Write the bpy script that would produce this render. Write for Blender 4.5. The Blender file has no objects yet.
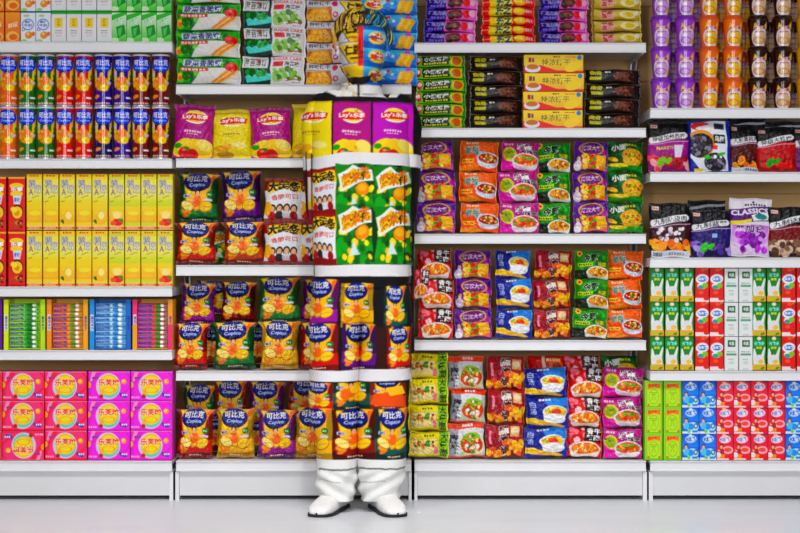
import bpy, math, random
import numpy as np
from mathutils import Vector, Matrix

C = bpy.context.scene.collection
PI = math.pi
# ------------------------------------------------------------------ camera, world, light, exposure
H = 0.876            # lens height above the floor
DIST = 6.0           # lens to the front edges of the shelves (plane y = 0)
S = 1600 / DIST      # photo pixels per metre on that plane
cam_d = bpy.data.cameras.new('camera'); cam = bpy.data.objects.new('camera', cam_d); C.objects.link(cam)
cam_d.sensor_width = 36; cam_d.lens = 72.0; cam.location = (0, -DIST, H); cam.rotation_euler = (PI/2, 0, 0)
cam_d.clip_end = 60
bpy.context.scene.camera = cam
wd = bpy.data.worlds.new('world'); bpy.context.scene.world = wd; wd.use_nodes = True
bg = wd.node_tree.nodes['Background']; bg.inputs[0].default_value = (1.0, 0.99, 0.98, 1); bg.inputs[1].default_value = 0.05
def area(name, loc, target, sx, sy, power, col=(1, 1, 1)):
    d = bpy.data.lights.new(name, 'AREA'); d.shape = 'RECTANGLE'; d.size = sx; d.size_y = sy; d.energy = power; d.color = col
    o = bpy.data.objects.new(name, d); C.objects.link(o); o.location = loc
    o.rotation_euler = (Vector(target) - Vector(loc)).to_track_quat('-Z', 'Y').to_euler(); return o
area('store_light', (-1.1, -7.2, 1.75), (0, 0, 0.85), 0.22, 1.7, 54)
area('store_light', (1.5, -7.2, 1.75), (0, 0, 0.85), 0.22, 1.7, 54)
area('front_fill', (0, -9.2, 1.3), (0, 0, 0.85), 5.0, 1.2, 40)  # broad fill light added to brighten the shelves from the front
for lx in (-1.6, 0, 1.6):
    l = area('ceiling_downlight', (lx, -2.3, 3.5), (lx, -0.9, 0), 0.9, 0.9, 10); l.data.spread = math.radians(75)
vs = bpy.context.scene.view_settings
bpy.context.scene.display_settings.display_device = 'sRGB'
vs.view_transform = 'Standard'; vs.look = 'None'; vs.exposure = 0.36; vs.gamma = 1.0; vs.use_curve_mapping = False

# ------------------------------------------------------------------ helpers
def X(px, y=0.0): return (px - 400) / 1600 * (DIST + y)
def Z(py, y=0.0): return H + (266.5 - py) / 1600 * (DIST + y)
def lin(c):
    c = np.asarray(c, float); return np.where(c <= 0.04045, c / 12.92, ((c + 0.055) / 1.055) ** 2.4)
def hx(h):
    if isinstance(h, str):
        h = h.lstrip('#')
        if len(h) == 3: h = ''.join(x * 2 for x in h)
        return lin([int(h[i:i+2], 16) / 255 for i in (0, 2, 4)])
    return np.asarray(h, float)
MATS = {}
def mat(name, col=None, rough=0.5, metal=0.0, coat=0.0, noise=0.0, nscale=40.0, bump=0.0, spec=0.5, stretch=None, transm=0.0):
    """Procedural material; col None takes the printed colour of the wrapper from the mesh."""
    if name in MATS: return MATS[name]
    m = bpy.data.materials.new(name); m.use_nodes = True; nt = m.node_tree; N = nt.nodes; L = nt.links
    b = N['Principled BSDF']; b.inputs['Roughness'].default_value = rough; b.inputs['Metallic'].default_value = metal
    b.inputs['Coat Weight'].default_value = coat; b.inputs['Coat Roughness'].default_value = 0.12
    b.inputs['Specular IOR Level'].default_value = spec; b.inputs['Transmission Weight'].default_value = transm
    if col is None:
        a = N.new('ShaderNodeAttribute'); a.attribute_name = 'print'; src = a.outputs['Color']
    else:
        a = N.new('ShaderNodeRGB'); a.outputs[0].default_value = (*hx(col), 1); src = a.outputs[0]
    if noise or bump:
        tc = N.new('ShaderNodeTexCoord'); mp = N.new('ShaderNodeMapping'); L.new(tc.outputs['Object'], mp.inputs['Vector'])
        if stretch: mp.inputs['Scale'].default_value = stretch
        nz = N.new('ShaderNodeTexNoise'); nz.inputs['Scale'].default_value = nscale; nz.inputs['Detail'].default_value = 4
        L.new(mp.outputs[0], nz.inputs['Vector'])
        if noise:
            mx = N.new('ShaderNodeMix'); mx.data_type = 'RGBA'; mx.blend_type = 'MULTIPLY'; mx.inputs['Factor'].default_value = 1
            rp = N.new('ShaderNodeValToRGB'); rp.color_ramp.elements[0].position = 0.3; rp.color_ramp.elements[1].position = 0.7
            k = 1 - noise; rp.color_ramp.elements[0].color = (k, k, k, 1); rp.color_ramp.elements[1].color = (1, 1, 1, 1)
            L.new(nz.outputs['Fac'], rp.inputs[0]); L.new(src, mx.inputs['A']); L.new(rp.outputs[0], mx.inputs['B']); src = mx.outputs['Result']
        if bump:
            bp = N.new('ShaderNodeBump'); bp.inputs['Strength'].default_value = bump; bp.inputs['Distance'].default_value = 0.004
            L.new(nz.outputs['Fac'], bp.inputs['Height']); L.new(bp.outputs[0], b.inputs['Normal'])
    L.new(src, b.inputs['Base Color']); MATS[name] = m; return m

class MB:
    """collects quads/tris with a colour per vertex and a material slot per face"""
    def __init__(s): s.v = []; s.f = []; s.c = []; s.m = []; s.sm = []; s.n = 0
    def add(s, V, F, col, mi=0, smooth=False):
        V = np.asarray(V, float).reshape(-1, 3); F = np.asarray(F, int)
        col = np.asarray(col, float)
        if col.ndim == 1: col = np.tile(col, (len(V), 1))
        s.v.append(V); s.f.append(F + s.n); s.c.append(col.reshape(-1, 3)); s.m.append(np.full(len(F), mi)); s.sm.append(np.full(len(F), smooth)); s.n += len(V)
    def grid(s, P, col, mi=0, smooth=True, flip=False, wrap=False):
        ny, nx = P.shape[:2]; idx = np.arange(ny * nx).reshape(ny, nx)
        if wrap: idx = np.concatenate([idx, idx[:, :1]], 1)
        a, b, c, d = idx[:-1, :-1], idx[:-1, 1:], idx[1:, 1:], idx[1:, :-1]
        F = np.stack([a, b, c, d] if not flip else [a, d, c, b], -1).reshape(-1, 4)
        s.add(P.reshape(-1, 3), F, np.asarray(col).reshape(-1, 3) if np.ndim(col) > 1 else col, mi, smooth)
    def box(s, x0, x1, y0, y1, z0, z1, col=(1, 1, 1), mi=0):
        V = [(x, y, z) for z in (z0, z1) for y in (y0, y1) for x in (x0, x1)]
        F = [(0, 2, 3, 1), (4, 5, 7, 6), (0, 1, 5, 4), (2, 6, 7, 3), (0, 4, 6, 2), (1, 3, 7, 5)]
        s.add(V, F, col, mi)
    def build(s, name, mats, parent=None, link=True):
        me = bpy.data.meshes.new(name); V = np.concatenate(s.v)
        fl = []; 
        for f in s.f: fl.append(f)
        nl = sum(f.size for f in fl); nf = sum(len(f) for f in fl)
        me.vertices.add(len(V)); me.vertices.foreach_set('co', V.ravel())
        me.loops.add(nl); me.loops.foreach_set('vertex_index', np.concatenate([f.ravel() for f in fl]).astype(np.int32))
        me.polygons.add(nf); tot = np.concatenate([np.full(len(f), f.shape[1]) for f in fl])
        me.polygons.foreach_set('loop_start', np.concatenate([[0], np.cumsum(tot)[:-1]]).astype(np.int32))
        if hasattr(me.polygons[0], 'loop_total'):
            try: me.polygons.foreach_set('loop_total', tot.astype(np.int32))
            except Exception: pass
        for m in (mats if isinstance(mats, (list, tuple)) else [mats]): me.materials.append(m)
        me.polygons.foreach_set('material_index', np.concatenate(s.m).astype(np.int32))
        me.polygons.foreach_set('use_smooth', np.concatenate(s.sm).astype(bool))
        me.update(calc_edges=True); me.validate()
        ca = me.color_attributes.new('print', 'FLOAT_COLOR', 'POINT')
        ca.data.foreach_set('color', np.concatenate([np.concatenate(s.c), np.ones((len(V), 1))], 1).astype(np.float32).ravel())
        o = bpy.data.objects.new(name, me)
        if parent: o.parent = parent
        if link: C.objects.link(o)
        return o
def tag(o, label, cat, group=None, kind=None):
    if label: o['label'] = label
    if cat: o['category'] = cat
    if group: o['group'] = group
    if kind: o['kind'] = kind
    return o
def dup(src, loc, rot, label, cat=None, group=None, scale=None):
    r = src.copy(); C.objects.link(r); r.location = loc; r.rotation_euler = rot
    if scale: r.scale = scale
    tag(r, label, cat, group)
    for ch in src.children:
        c = ch.copy(); C.objects.link(c); c.parent = r; c.matrix_parent_inverse = ch.matrix_parent_inverse.copy()
        for g in ch.children:
            d = g.copy(); C.objects.link(d); d.parent = c
    return r

# ------------------------------------------------------------------ print shop: vector artwork sampled per vertex
GLY = {}
def glyph(s, bold=0.0):
    k = (s, bold)
    if k in GLY: return GLY[k]
    cu = bpy.data.curves.new('t', 'FONT'); cu.body = s; cu.offset = bold; cu.resolution_u = 2
    o = bpy.data.objects.new('t', cu); C.objects.link(o); dg = bpy.context.evaluated_depsgraph_get(); dg.update()
    me = o.evaluated_get(dg).to_mesh(); me.calc_loop_triangles()
    V = np.array([v.co[:2] for v in me.vertices]); T = np.array([t.vertices[:] for t in me.loop_triangles])
    out = None
    if len(T):
        lo, hi = V.min(0), V.max(0); V = (V - lo) / np.maximum(hi - lo, 1e-6); out = (V[T], (hi - lo)[0] / max((hi - lo)[1], 1e-6))
    bpy.data.objects.remove(o); bpy.data.curves.remove(cu); GLY[k] = out; return out
Q = 2; SS = 3
class Cv:
    """canvas of w x h photo pixels; drawing coordinates run 0..1, y down"""
    def __init__(s, w, h, bgc='#fff', unit=True, q=Q):
        s.w, s.h = w, h; s.nx = max(4, int(round(w * q))); s.ny = max(4, int(round(h * q)))
        s.W = (s.nx + 1) * SS; s.Hh = (s.ny + 1) * SS; s.a = np.empty((s.Hh, s.W, 3)); s.a[:] = hx(bgc)
        s.sx = 1 if unit else 1 / w; s.sy = 1 if unit else 1 / h
        s.ox = s.oy = 0.0
    def win(s, x0, y0, x1, y1):
        x0, x1 = sorted((x0, x1)); y0, y1 = sorted((y0, y1))
        i0 = max(0, int((y0 * s.sy) * s.Hh) - 1); i1 = min(s.Hh, int(y1 * s.sy * s.Hh) + 2); j0 = max(0, int(x0 * s.sx * s.W) - 1); j1 = min(s.W, int(x1 * s.sx * s.W) + 2)
        if i1 <= i0 or j1 <= j0: return None
        yy, xx = np.mgrid[i0:i1, j0:j1]
        return (slice(i0, i1), slice(j0, j1)), (xx + .5) / s.W / s.sx, (yy + .5) / s.Hh / s.sy
    def put(s, sl, m, col):
        s.a[sl][m] = hx(col)
    def rect(s, x0, y0, x1, y1, col):
        w = s.win(x0, y0, x1, y1)
        if w: s.put(w[0], (w[1] >= x0) & (w[1] <= x1) & (w[2] >= y0) & (w[2] <= y1), col)
        return s
    def grad(s, x0, y0, x1, y1, c0, c1, horiz=False):
        w = s.win(x0, y0, x1, y1)
        if not w: return s
        m = (w[1] >= x0) & (w[1] <= x1) & (w[2] >= y0) & (w[2] <= y1)
        t = ((w[1] - x0) / (x1 - x0) if horiz else (w[2] - y0) / (y1 - y0))[..., None]
        v = hx(c0) * (1 - t) + hx(c1) * t; s.a[w[0]][m] = v[m]; return s
    def ell(s, cx, cy, rx, ry, col, rot=0, hole=0.0):
        asp = (s.w * s.sx) / (s.h * s.sy) if s.sx == 1 else 1.0
        R = max(rx * max(asp, 1), ry * max(1 / asp, 1)) * 1.05 if rot else 0
        w = s.win(cx - max(rx, R), cy - max(ry, R), cx + max(rx, R), cy + max(ry, R))
        if not w: return s
        dx = (w[1] - cx) * asp; dy = w[2] - cy; c, n = math.cos(rot), math.sin(rot)
        a = (dx * c + dy * n) / (rx * asp); b = (-dx * n + dy * c) / ry; r = a * a + b * b
        s.put(w[0], (r <= 1) & (r >= hole * hole), col); return s
    def poly(s, pts, col):
        P = np.array(pts, float); w = s.win(P[:, 0].min(), P[:, 1].min(), P[:, 0].max(), P[:, 1].max())
        if not w: return s
        m = np.zeros(w[1].shape, bool); n = len(P)
        for i in range(n):
            (xa, ya), (xb, yb) = P[i], P[(i + 1) % n]
            if ya == yb: continue
            m ^= ((ya > w[2]) != (yb > w[2])) & (w[1] < (xb - xa) * (w[2] - ya) / (yb - ya) + xa)
        s.put(w[0], m, col); return s
    def tri(s, T, col):
        for (ax, ay), (bx, by), (cx, cy) in T:
            w = s.win(min(ax, bx, cx), min(ay, by, cy), max(ax, bx, cx), max(ay, by, cy))
            if not w: continue
            x, y = w[1], w[2]
            d1 = (x - bx) * (ay - by) - (ax - bx) * (y - by); d2 = (x - cx) * (by - cy) - (bx - cx) * (y - cy); d3 = (x - ax) * (cy - ay) - (cx - ax) * (y - ay)
            s.put(w[0], ~(((d1 < 0) | (d2 < 0) | (d3 < 0)) & ((d1 > 0) | (d2 > 0) | (d3 > 0))), col)
    def text(s, t, x0, y0, x1, y1, col, out=None, bold=0.015, skew=0.0, rise=0.0, ow=0.05, vert=False):
        if vert:
            n = len(t); hh = (y1 - y0) / n
            for i, ch in enumerate(t): s.text(ch, x0, y0 + hh * (i + .04), x1, y0 + hh * (i + .96), col, out, bold, skew, 0, ow)
            return s
        for c_, b_ in ((out, bold + ow), (col, bold)):
            if c_ is None: continue
            g = glyph(t, b_)
            if g is None: continue
            T = g[0].copy(); e = (b_ - bold) * 0.6; ex = e * (y1 - y0); 
            u = T[..., 0]; v = 1 - T[..., 1]
            xx = (x0 - ex) + u * (x1 - x0 + 2 * ex); yy = (y0 - ex) + v * (y1 - y0 + 2 * ex) - rise * (u - .5)
            xx = xx + skew * (.5 - v) * (x1 - x0) / max(len(t), 1)
            s.tri(np.stack([xx, yy], -1), c_)
        return s
    def dash(s, x0, y0, x1, y1, col, n=5, seed=1):
        r = random.Random(seed); st = (x1 - x0) / n
        for i in range(n): s.rect(x0 + st * i, y0 + (y1 - y0) * .15 * r.random(), x0 + st * (i + .55 + .3 * r.random()), y1, col)
        return s
    def line(s, pts, wd, col):
        for (xa, ya), (xb, yb) in zip(pts[:-1], pts[1:]):
            dx, dy = (xb - xa) * s.w, (yb - ya) * s.h
            if s.sx != 1: dx, dy = xb - xa, yb - ya
            L_ = math.hypot(dx, dy) or 1; nx_, ny_ = -dy / L_ * wd / 2, dx / L_ * wd / 2
            if s.sx == 1: nx_ /= s.w; ny_ /= s.h
            s.poly([(xa + nx_, ya + ny_), (xb + nx_, yb + ny_), (xb - nx_, yb - ny_), (xa - nx_, ya - ny_)], col)
        return s
    def blobs(s, x0, y0, x1, y1, cols, n, r0, r1, seed=1, sq=.8):
        r = random.Random(seed)
        for i in range(n):
            rr = r.uniform(r0, r1); s.ell(r.uniform(x0, x1), r.uniform(y0, y1), rr, rr * r.uniform(sq, 1.2) * (s.w / s.h if s.sx == 1 else 1), r.choice(cols), r.uniform(0, 3))
        return s
    def chips(s, x0, y0, x1, y1, n, r0, seed=1, cols=('#ffd21f', '#ffe65a', '#f6a91c', '#ffdf3c')):
        r = random.Random(seed)
        for i in range(n):
            cx, cy, a = r.uniform(x0, x1), r.uniform(y0, y1), r.uniform(0, 3); k = r.uniform(.8, 1.25) * r0; A = s.w / s.h if s.sx == 1 else 1
            pts = [(cx + k * math.cos(a + q) * (1 if j % 2 else .72), cy + k * A * math.sin(a + q) * (.8 if j % 2 else 1)) for j, q in enumerate(np.linspace(0, 2 * PI, 7)[:-1])]
            s.poly([(cx + (px - cx) * 1.16, cy + (py - cy) * 1.16) for px, py in pts], '#c4780e'); s.poly(pts, r.choice(cols)); s.ell(cx, cy, k * .3, k * .2 * A, r.choice(('#ffef8a', '#f7c02a')), a)
        return s
    def bowl(s, cx, cy, rx, ry, broth='#e8641b', rim='#f4f2ee', seed=1, bits=('#ffcf3a', '#c8301a', '#3fae2a', '#ffe9a0'), n=22):
        s.ell(cx, cy + ry * .55, rx * .9, ry * 1.0, rim); s.ell(cx, cy, rx, ry, rim); s.ell(cx, cy, rx * .86, ry * .8, broth)
        r = random.Random(seed)
        for i in range(n):
            a = r.uniform(0, 2 * PI); q = math.sqrt(r.random()) * .72; s.ell(cx + rx * q * math.cos(a), cy + ry * q * math.sin(a), rx * r.uniform(.07, .17), ry * r.uniform(.08, .18), r.choice(bits), r.uniform(0, 3))
        return s
    def man(s, cx, cy, k, shirt='#ff8c1e'):
        A = s.w / s.h if s.sx == 1 else 1
        s.ell(cx, cy + k * 1.9 * A, k * 1.15, k * 1.5 * A, shirt); s.ell(cx, cy - k * .25 * A, k * .72, k * .85 * A, '#2a1710'); s.ell(cx, cy + k * .12 * A, k * .52, k * .72 * A, '#f0b78c')
        s.ell(cx - k * .9, cy + k * 1.5 * A, k * .5, k * .35 * A, '#f0b78c', .6); return s
    def flip(s): s.a = s.a[::-1, ::-1].copy(); return s
    def out(s):
        if not hasattr(s, 'o'):
            o = s.a.reshape(s.ny + 1, SS, s.nx + 1, SS, 3).mean((1, 3)); l = o @ np.array([.25, .65, .1]); s.o = np.clip(l[..., None] + (o - l[..., None]) * 1.2, 0, 1) ** 1.1 * .95
        return s.o
    def paste(s, other, x0, y0, x1, y1, light=1.0, rot=0.0, wob=0.0, clip=None):
        """lay another artwork into the box (this canvas in its own units)"""
        m_ = 0.0 if not rot else 0.3 * max(x1 - x0, y1 - y0)
        w = s.win(x0 - m_, y0 - m_, x1 + m_, y1 + m_)
        if not w: return s
        cx, cy = (x0 + x1) / 2, (y0 + y1) / 2; dx, dy = w[1] - cx, w[2] - cy; c, n = math.cos(rot), math.sin(rot)
        u = (dx * c + dy * n) / (x1 - x0) + .5; v = (-dx * n + dy * c) / (y1 - y0) + .5
        if wob: u = u + wob * np.sin(v * 9 + cx) ; v = v + wob * np.sin(u * 8 + cy)
        m = (u >= 0) & (u < 1) & (v >= 0) & (v < 1)
        if clip is not None: m &= (w[1] >= clip[0]) & (w[2] >= clip[1]) & (w[1] <= clip[2]) & (w[2] <= clip[3])
        src = other.a; ii = np.clip((v * other.Hh).astype(int), 0, other.Hh - 1); jj = np.clip((u * other.W).astype(int), 0, other.W - 1)
        s.a[w[0]][m] = src[ii, jj][m] * light; return s
# ------------------------------------------------------------------ artworks
ART = {}
def art(name, w, h, bgc):
    c = Cv(w, h, bgc); ART[name] = c; return c
def can_art(name, base, low=None):
    c = art(name, 24, 50, base)
    c.poly([(.14, .24), (.3, .3), (.3, .6), (.16, .5)], '#ffd622').poly([(.82, .14), (.9, .14), (.86, .38), (.68, .6), (.7, .35)], '#ffd622')
    c.chips(.26, .5, .72, .66, 9, .14, 3)
    c.ell(.5, .19, .36, .155, '#1730b8').ell(.5, .2, .34, .13, '#1d46e0')
    c.text('可比克', .25, .09, .76, .21, '#fff', None, .015).rect(.26, .12, .34, .15, '#ffe14a')
    c.text('Copico', .28, .235, .72, .285, '#bfe0ff', None, .02)
    c.man(.48, .38, .13); c.ell(.86, .42, .09, .045, '#25a04a'); c.rect(.14, .36, .3, .41, '#cfd6ee').rect(.66, .52, .84, .57, '#cfd6ee')
    c.dash(.2, .935, .8, .965, '#ffd9d0', 7)
    if low: c.rect(0, .7, 1, .92, low); c.chips(.25, .55, .7, .72, 6, .15, 9)
    c.rect(.62, .83, .84, .86, '#fff'); c.ell(.3, .82, .12, .035, '#ff9d2e', -.4)
    c.rect(0, 0, 1, .012, '#d8d8dc').rect(0, .985, 1, 1, '#d8d8dc')
can_art('can_orange', '#f2751a'); can_art('can_green', '#0a7a2c'); can_art('can_red', '#e0161c'); can_art('can_purple', '#3d1596'); can_art('can_maroon', '#7c1020'); can_art('can_navy', '#1c1660')
# drinks along the top
c = art('juice_orange', 15, 31, '#f98a1c'); c.grad(0, 0, 1, .4, '#ffb457', '#f98a1c').ell(.5, .8, .42, .16, '#ffd07a').ell(.55, .82, .28, .1, '#f07810').text('鲜橙', .2, .36, .85, .52, '#fff2d0', None, .02, rise=.08).rect(0, 0, 1, .04, '#e26b08')
c = art('milk_cow', 15, 31, '#f2f5fa'); c.ell(.5, .42, .4, .19, '#7ba0e6').ell(.5, .42, .33, .15, '#e8eefc').text('高钙', .28, .29, .72, .38, '#1d3ea0', None, .02).text('牛奶', .24, .4, .76, .5, '#1d3ea0', None, .02).ell(.2, .58, .11, .055, '#4468c8').ell(.2, .58, .06, .03, '#fff').ell(.55, .76, .25, .12, '#ef9a3a').ell(.85, .72, .12, .07, '#f07d14').ell(.5, .72, .1, .05, '#ffd98a').rect(0, 0, 1, .05, '#2f78a8').ell(.4, .14, .2, .04, '#b5d990').ell(.25, .95, .2, .06, '#a9df8a')
c = art('milk_yellow_square', 15, 31, '#f1eff2'); c.rect(0, 0, 1, .09, '#2eb84a').rect(0, .04, 1, .055, '#0c5c20').rect(.24, .2, .76, .52, '#f1d56b').rect(.28, .22, .72, .5, '#ffdc00').text('纯牛奶', .4, .24, .6, .48, '#a98500', None, .02, vert=True).dash(.28, .6, .72, .635, '#8a8580', 4).dash(.26, .67, .74, .71, '#b8aaa8', 4, 2).dash(.32, .77, .68, .79, '#9a9090', 3).rect(0, .95, 1, 1, '#7fc98a')
c = art('tea_green', 15, 31, '#66d95a'); c.grad(0, 0, 1, 1, '#eafbe6', '#4fd03e').poly([(0, .12), (1, 0), (1, .1), (0, .3)], '#36c23a').text('绿茶', .18, .22, .8, .38, '#7fd08a', '#fff', .02, rise=.06).poly([(.3, .5), (.85, .42), (.95, .72), (.42, .86)], '#0c8a34').poly([(.42, .56), (.72, .5), (.62, .76), (.48, .8)], '#46d86a').rect(0, .0, 1, .04, '#1e9a36').ell(.2, .92, .3, .08, '#d6f7c8')
c = art('crisps_red', 17, 55, '#e5141c'); c.rect(0, 0, 1, .035, '#e9b92c').ell(.5, .17, .4, .055, '#ffd944').text('乐事', .16, .19, .86, .27, '#fff', '#b60f12', .03).ell(.5, .31, .36, .05, '#ffd944').poly([(.3, .35), (.8, .34), (.7, .5), (.34, .5)], '#dfe6f5').text('原味', .34, .38, .7, .46, '#1c3fae', None, .02).ell(.54, .64, .36, .13, '#3a1a10').ell(.54, .65, .3, .11, '#ffd12a').ell(.52, .66, .15, .05, '#e89a18').ell(.35, .6, .2, .05, '#ffe56a', .5).blobs(.2, .8, .85, .92, ['#b5531b', '#e88a2e', '#5f1c0c'], 14, .06, .12).dash(.15, .96, .85, .98, '#5c1010', 6)
def shuyuan(name, base, fruit):
    c = art(name, 15.5, 56, base); c.grad(0, 0, 1, .1, '#f5d21a', base).ell(.28, .035, .06, .018, '#d3281c').dash(.4, .02, .8, .05, '#d3281c', 4)
    c.grad(0, .1, 1, .4, '#f3e878', '#efe884').grad(0, .4, 1, .56, '#efe884', base); c.text('薯', .08, .1, .62, .26, '#4a3a80', '#f8f4e0', -.005, ow=.03).text('愿', .5, .2, .97, .35, '#55549a', '#f8f4e0', -.005, ow=.03).text('A', .14, .27, .44, .38, '#8a5a96')
    c.line([(.35, .43), (.7, .39), (.8, .4)], .7, '#9c8a20').line([(.1, .5), (.35, .48)], .7, '#8c7a20').grad(0, .58, 1, .86, '#f7dc2c', '#f5b50c').ell(.55, .7, .35, .04, '#fbe86a').ell(.45, .8, .38, .035, '#f9c92a')
    if fruit == 'lemon': c.ell(.56, .78, .36, .13, '#f6c40e').ell(.6, .74, .2, .07, '#fdf0a0').ell(.2, .84, .1, .03, '#1e7a28').ell(.26, .87, .06, .02, '#0e4a18')
    if fruit == 'tomato': c.ell(.6, .86, .34, .07, '#e4341c').ell(.3, .88, .2, .04, '#f3623a').ell(.8, .83, .14, .03, '#3c9a28').ell(.55, .74, .28, .06, '#fbeaa0')
    c.rect(0, .93, 1, 1, '#f4f0b0').rect(0, .94, 1, .985, '#f06a28').dash(.15, .95, .85, .975, '#fbd0a8', 6)
shuyuan('thin_yellow', '#f6d92a', ''); shuyuan('thin_lemon', '#f6d92a', 'lemon'); shuyuan('thin_lime', '#d8dd20', ''); shuyuan('thin_tomato', '#cfdd22', 'tomato')
# chewing gum sticks
for nm, a, b, d in (('gum_green', '#a5d84a', '#3fc23c', '#0b7f2e'), ('gum_orange', '#f58a1f', '#f6a23a', '#7a9a30'), ('gum_blue', '#8fc8ee', '#bfe6fa', '#2a8fd8'), ('gum_pink', '#c85a8c', '#e8523a', '#3f8a2c')):
    c = art(nm, 31, 5, a); c.rect(.5, 0, .86, 1, b).ell(.68, .5, .12, .45, d).ell(.8, .4, .06, .3, '#fff').text('益达木糖醇', .03, .2, .47, .82, '#1d2aa6', None, .05).rect(.86, 0, 1, 1, a).rect(0, .9, 1, 1, '#e9efe4').rect(.9, .1, .96, .7, d)
# chocolate ball boxes
for nm, a, b in (('ball_pink', '#ff4f86', '#ff2758'), ('ball_magenta', '#f52ae0', '#dd10c8')):
    c = art(nm, 42, 29.5, a); c.poly([(0, .3), (.14, .0), (.3, 0), (.1, .5), (.05, 1), (0, 1)], b).ell(.62, .3, .42, .5, b, .4, .86).poly([(.1, 0), (.2, 0), (.08, .35), (.04, .3)], '#ff9ac4').rect(0, .93, 1, 1, b)
    c.ell(.48, .5, .29, .44, '#e9c3e2').ell(.49, .48, .26, .4, '#bfe8d8').ell(.5, .55, .24, .34, '#6fd8c8').ell(.49, .45, .235, .35, '#f6c81a').ell(.49, .46, .2, .3, '#ffe02a').ell(.49, .62, .16, .1, '#f0a81a', 0, .8)
    c.text('乐芙球', .24, .26, .74, .48, '#e8141c', '#ffe9d8', .03).ell(.85, .34, .062, .09, '#f7a81a').ell(.84, .32, .035, .05, '#ffdf6a').ell(.02, .45, .05, .1, '#f7a81a').poly([(.3, .6), (.38, .66), (.36, .86), (.27, .84)], '#ffb81c').ell(.31, .84, .05, .07, '#a23a10')
    c.dash(.1, .18, .25, .25, '#5a4a9c', 3).poly([(.74, .7), (.96, .82), (.9, .9), (.76, .84)], '#2d49a8').dash(.8, .76, .95, .82, '#e8e8ff', 3).dash(.02, .84, .22, .9, '#ffb8d4', 4).rect(0, 0, 1, .02, '#ff9ac0')
# long biscuit packs
c = art('veg_biscuit', 64, 27, '#0f9a2c'); c.blobs(0, 0, 1, .9, ['#0c7a20', '#2ab83a', '#6fd84a', '#0a5c1c'], 40, .03, .07, 4); c.poly([(.22, 1), (.4, .4), (1, .4), (1, 1)], '#e9e6e2').poly([(.8, .0), (1, 0), (1, .45), (.84, .45)], '#2cb83a').rect(.1, .1, .68, .33, '#d9dcf2').text('蔬菜香脆饼', .12, .08, .7, .34, '#27307c', '#e9ecff', .03).rect(.06, .38, .5, .5, '#d8242e').dash(.08, .4, .48, .48, '#ffd8d8', 7)
c.ell(.86, .36, .1, .17, '#e01818').ell(.83, .3, .04, .06, '#ff6a5a')
for i in range(6): c.line([(.55 + i * .03, .92), (.78 + i * .035, .5)], 1.5, ['#f2a64a', '#e98a26', '#ffcf8a'][i % 3])
c.ell(.05, .72, .05, .14, '#f08a1a').ell(.05, .64, .03, .06, '#ffdf5a').ell(.15, .68, .07, .16, '#0e7a24').rect(0, .94, 1, 1, '#0c6a2c')
c = art('seaweed_cake', 62, 28, '#eceaee'); c.rect(0, 0, .46, 1, '#0c3c38').poly([(.04, .7), (.15, .55), (.46, .6), (.46, .8), (.08, .9)], '#6fe0d8').blobs(.05, .45, .42, .62, ['#1ca83a', '#0c6a2c', '#2fc8a8'], 14, .03, .06, 5).rect(0, 0, .42, .4, '#e8e8e8').text('海苔薄饼', .03, .06, .4, .34, '#12181a', None, .01).rect(.2, .1, .3, .14, '#d8202a')
c.text('SUGAR CAKE', .49, .04, .95, .15, '#d8202a', None, .03).rect(.5, .19, .66, .36, '#d8202a').text('海苔味', .68, .19, .92, .35, '#12181a', None, .03).ell(.57, .7, .1, .2, '#b8d88a').blobs(.5, .45, .92, .8, ['#a9d67a', '#8cc45a', '#cfe8a8', '#4f8a3a'], 46, .02, .045, 6).line([(.7, .86), (.8, .8), (.94, .8)], 1, '#c83a3a').dash(.8, .88, .94, .92, '#9a9aa8', 4)
c = art('cracker_yellow', 60, 21, '#e8e6ee'); c.rect(0, 0, .42, 1, '#c8b8a8').rect(.02, 0, .42, .3, '#dfe2ee').text('鲜味饼干', .04, .05, .4, .26, '#14161c', None, .02).poly([(0, .42), (.42, .34), (.44, 1), (0, 1)], '#c0753a')
for x, y, r in ((.16, .62, .1), (.28, .6, .1), (.22, .84, .09), (.08, .8, .08), (.34, .82, .08)): c.ell(x, y, r, r * 2.6, '#f0a83c').ell(x, y, r * .7, r * 1.8, '#fbc76a').ell(x, y, .015, .04, '#d88a2a')
c.ell(.48, .2, .05, .14, '#d23a6a').ell(.49, .7, .05, .14, '#d86a8c', 0, .4).poly([(.56, .1), (1, 0), (1, 1), (.76, 1)], '#ffd91a').line([(.56, .12), (.76, 1)], 1, '#26200c').text('仁酥', .66, .12, .98, .6, '#3a200c', None, .05).poly([(.8, .7), (1, .62), (1, 1), (.84, 1)], '#f5b81c').rect(0, .95, 1, 1, '#8a2a1c')
c = art('blue_biscuit', 58, 18, '#1492e6'); c.grad(0, 0, 1, .5, '#6fd0f2', '#1492e6').poly([(0, .62), (1, .8), (1, 1), (0, 1)], '#0a6ac0').ell(.26, .42, .16, .34, '#f6e24a').ell(.26, .4, .12, .22, '#e8543c').text('芝士', .16, .2, .36, .58, '#fff', None, .03)
for x in (.62, .74): c.poly([(x, .9), (x + .1, .2), (x + .22, .3), (x + .12, .95)], '#ffb81c').poly([(x + .03, .8), (x + .1, .3), (x + .14, .34), (x + .07, .84)], '#ffdc5a')
c.ell(.5, .22, .04, .1, '#e84a2a').ell(.84, .14, .06, .08, '#d84ac8').ell(.42, .3, .05, .16, '#bfeaff').rect(.55, .35, .6, .5, '#cdefff')
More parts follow.
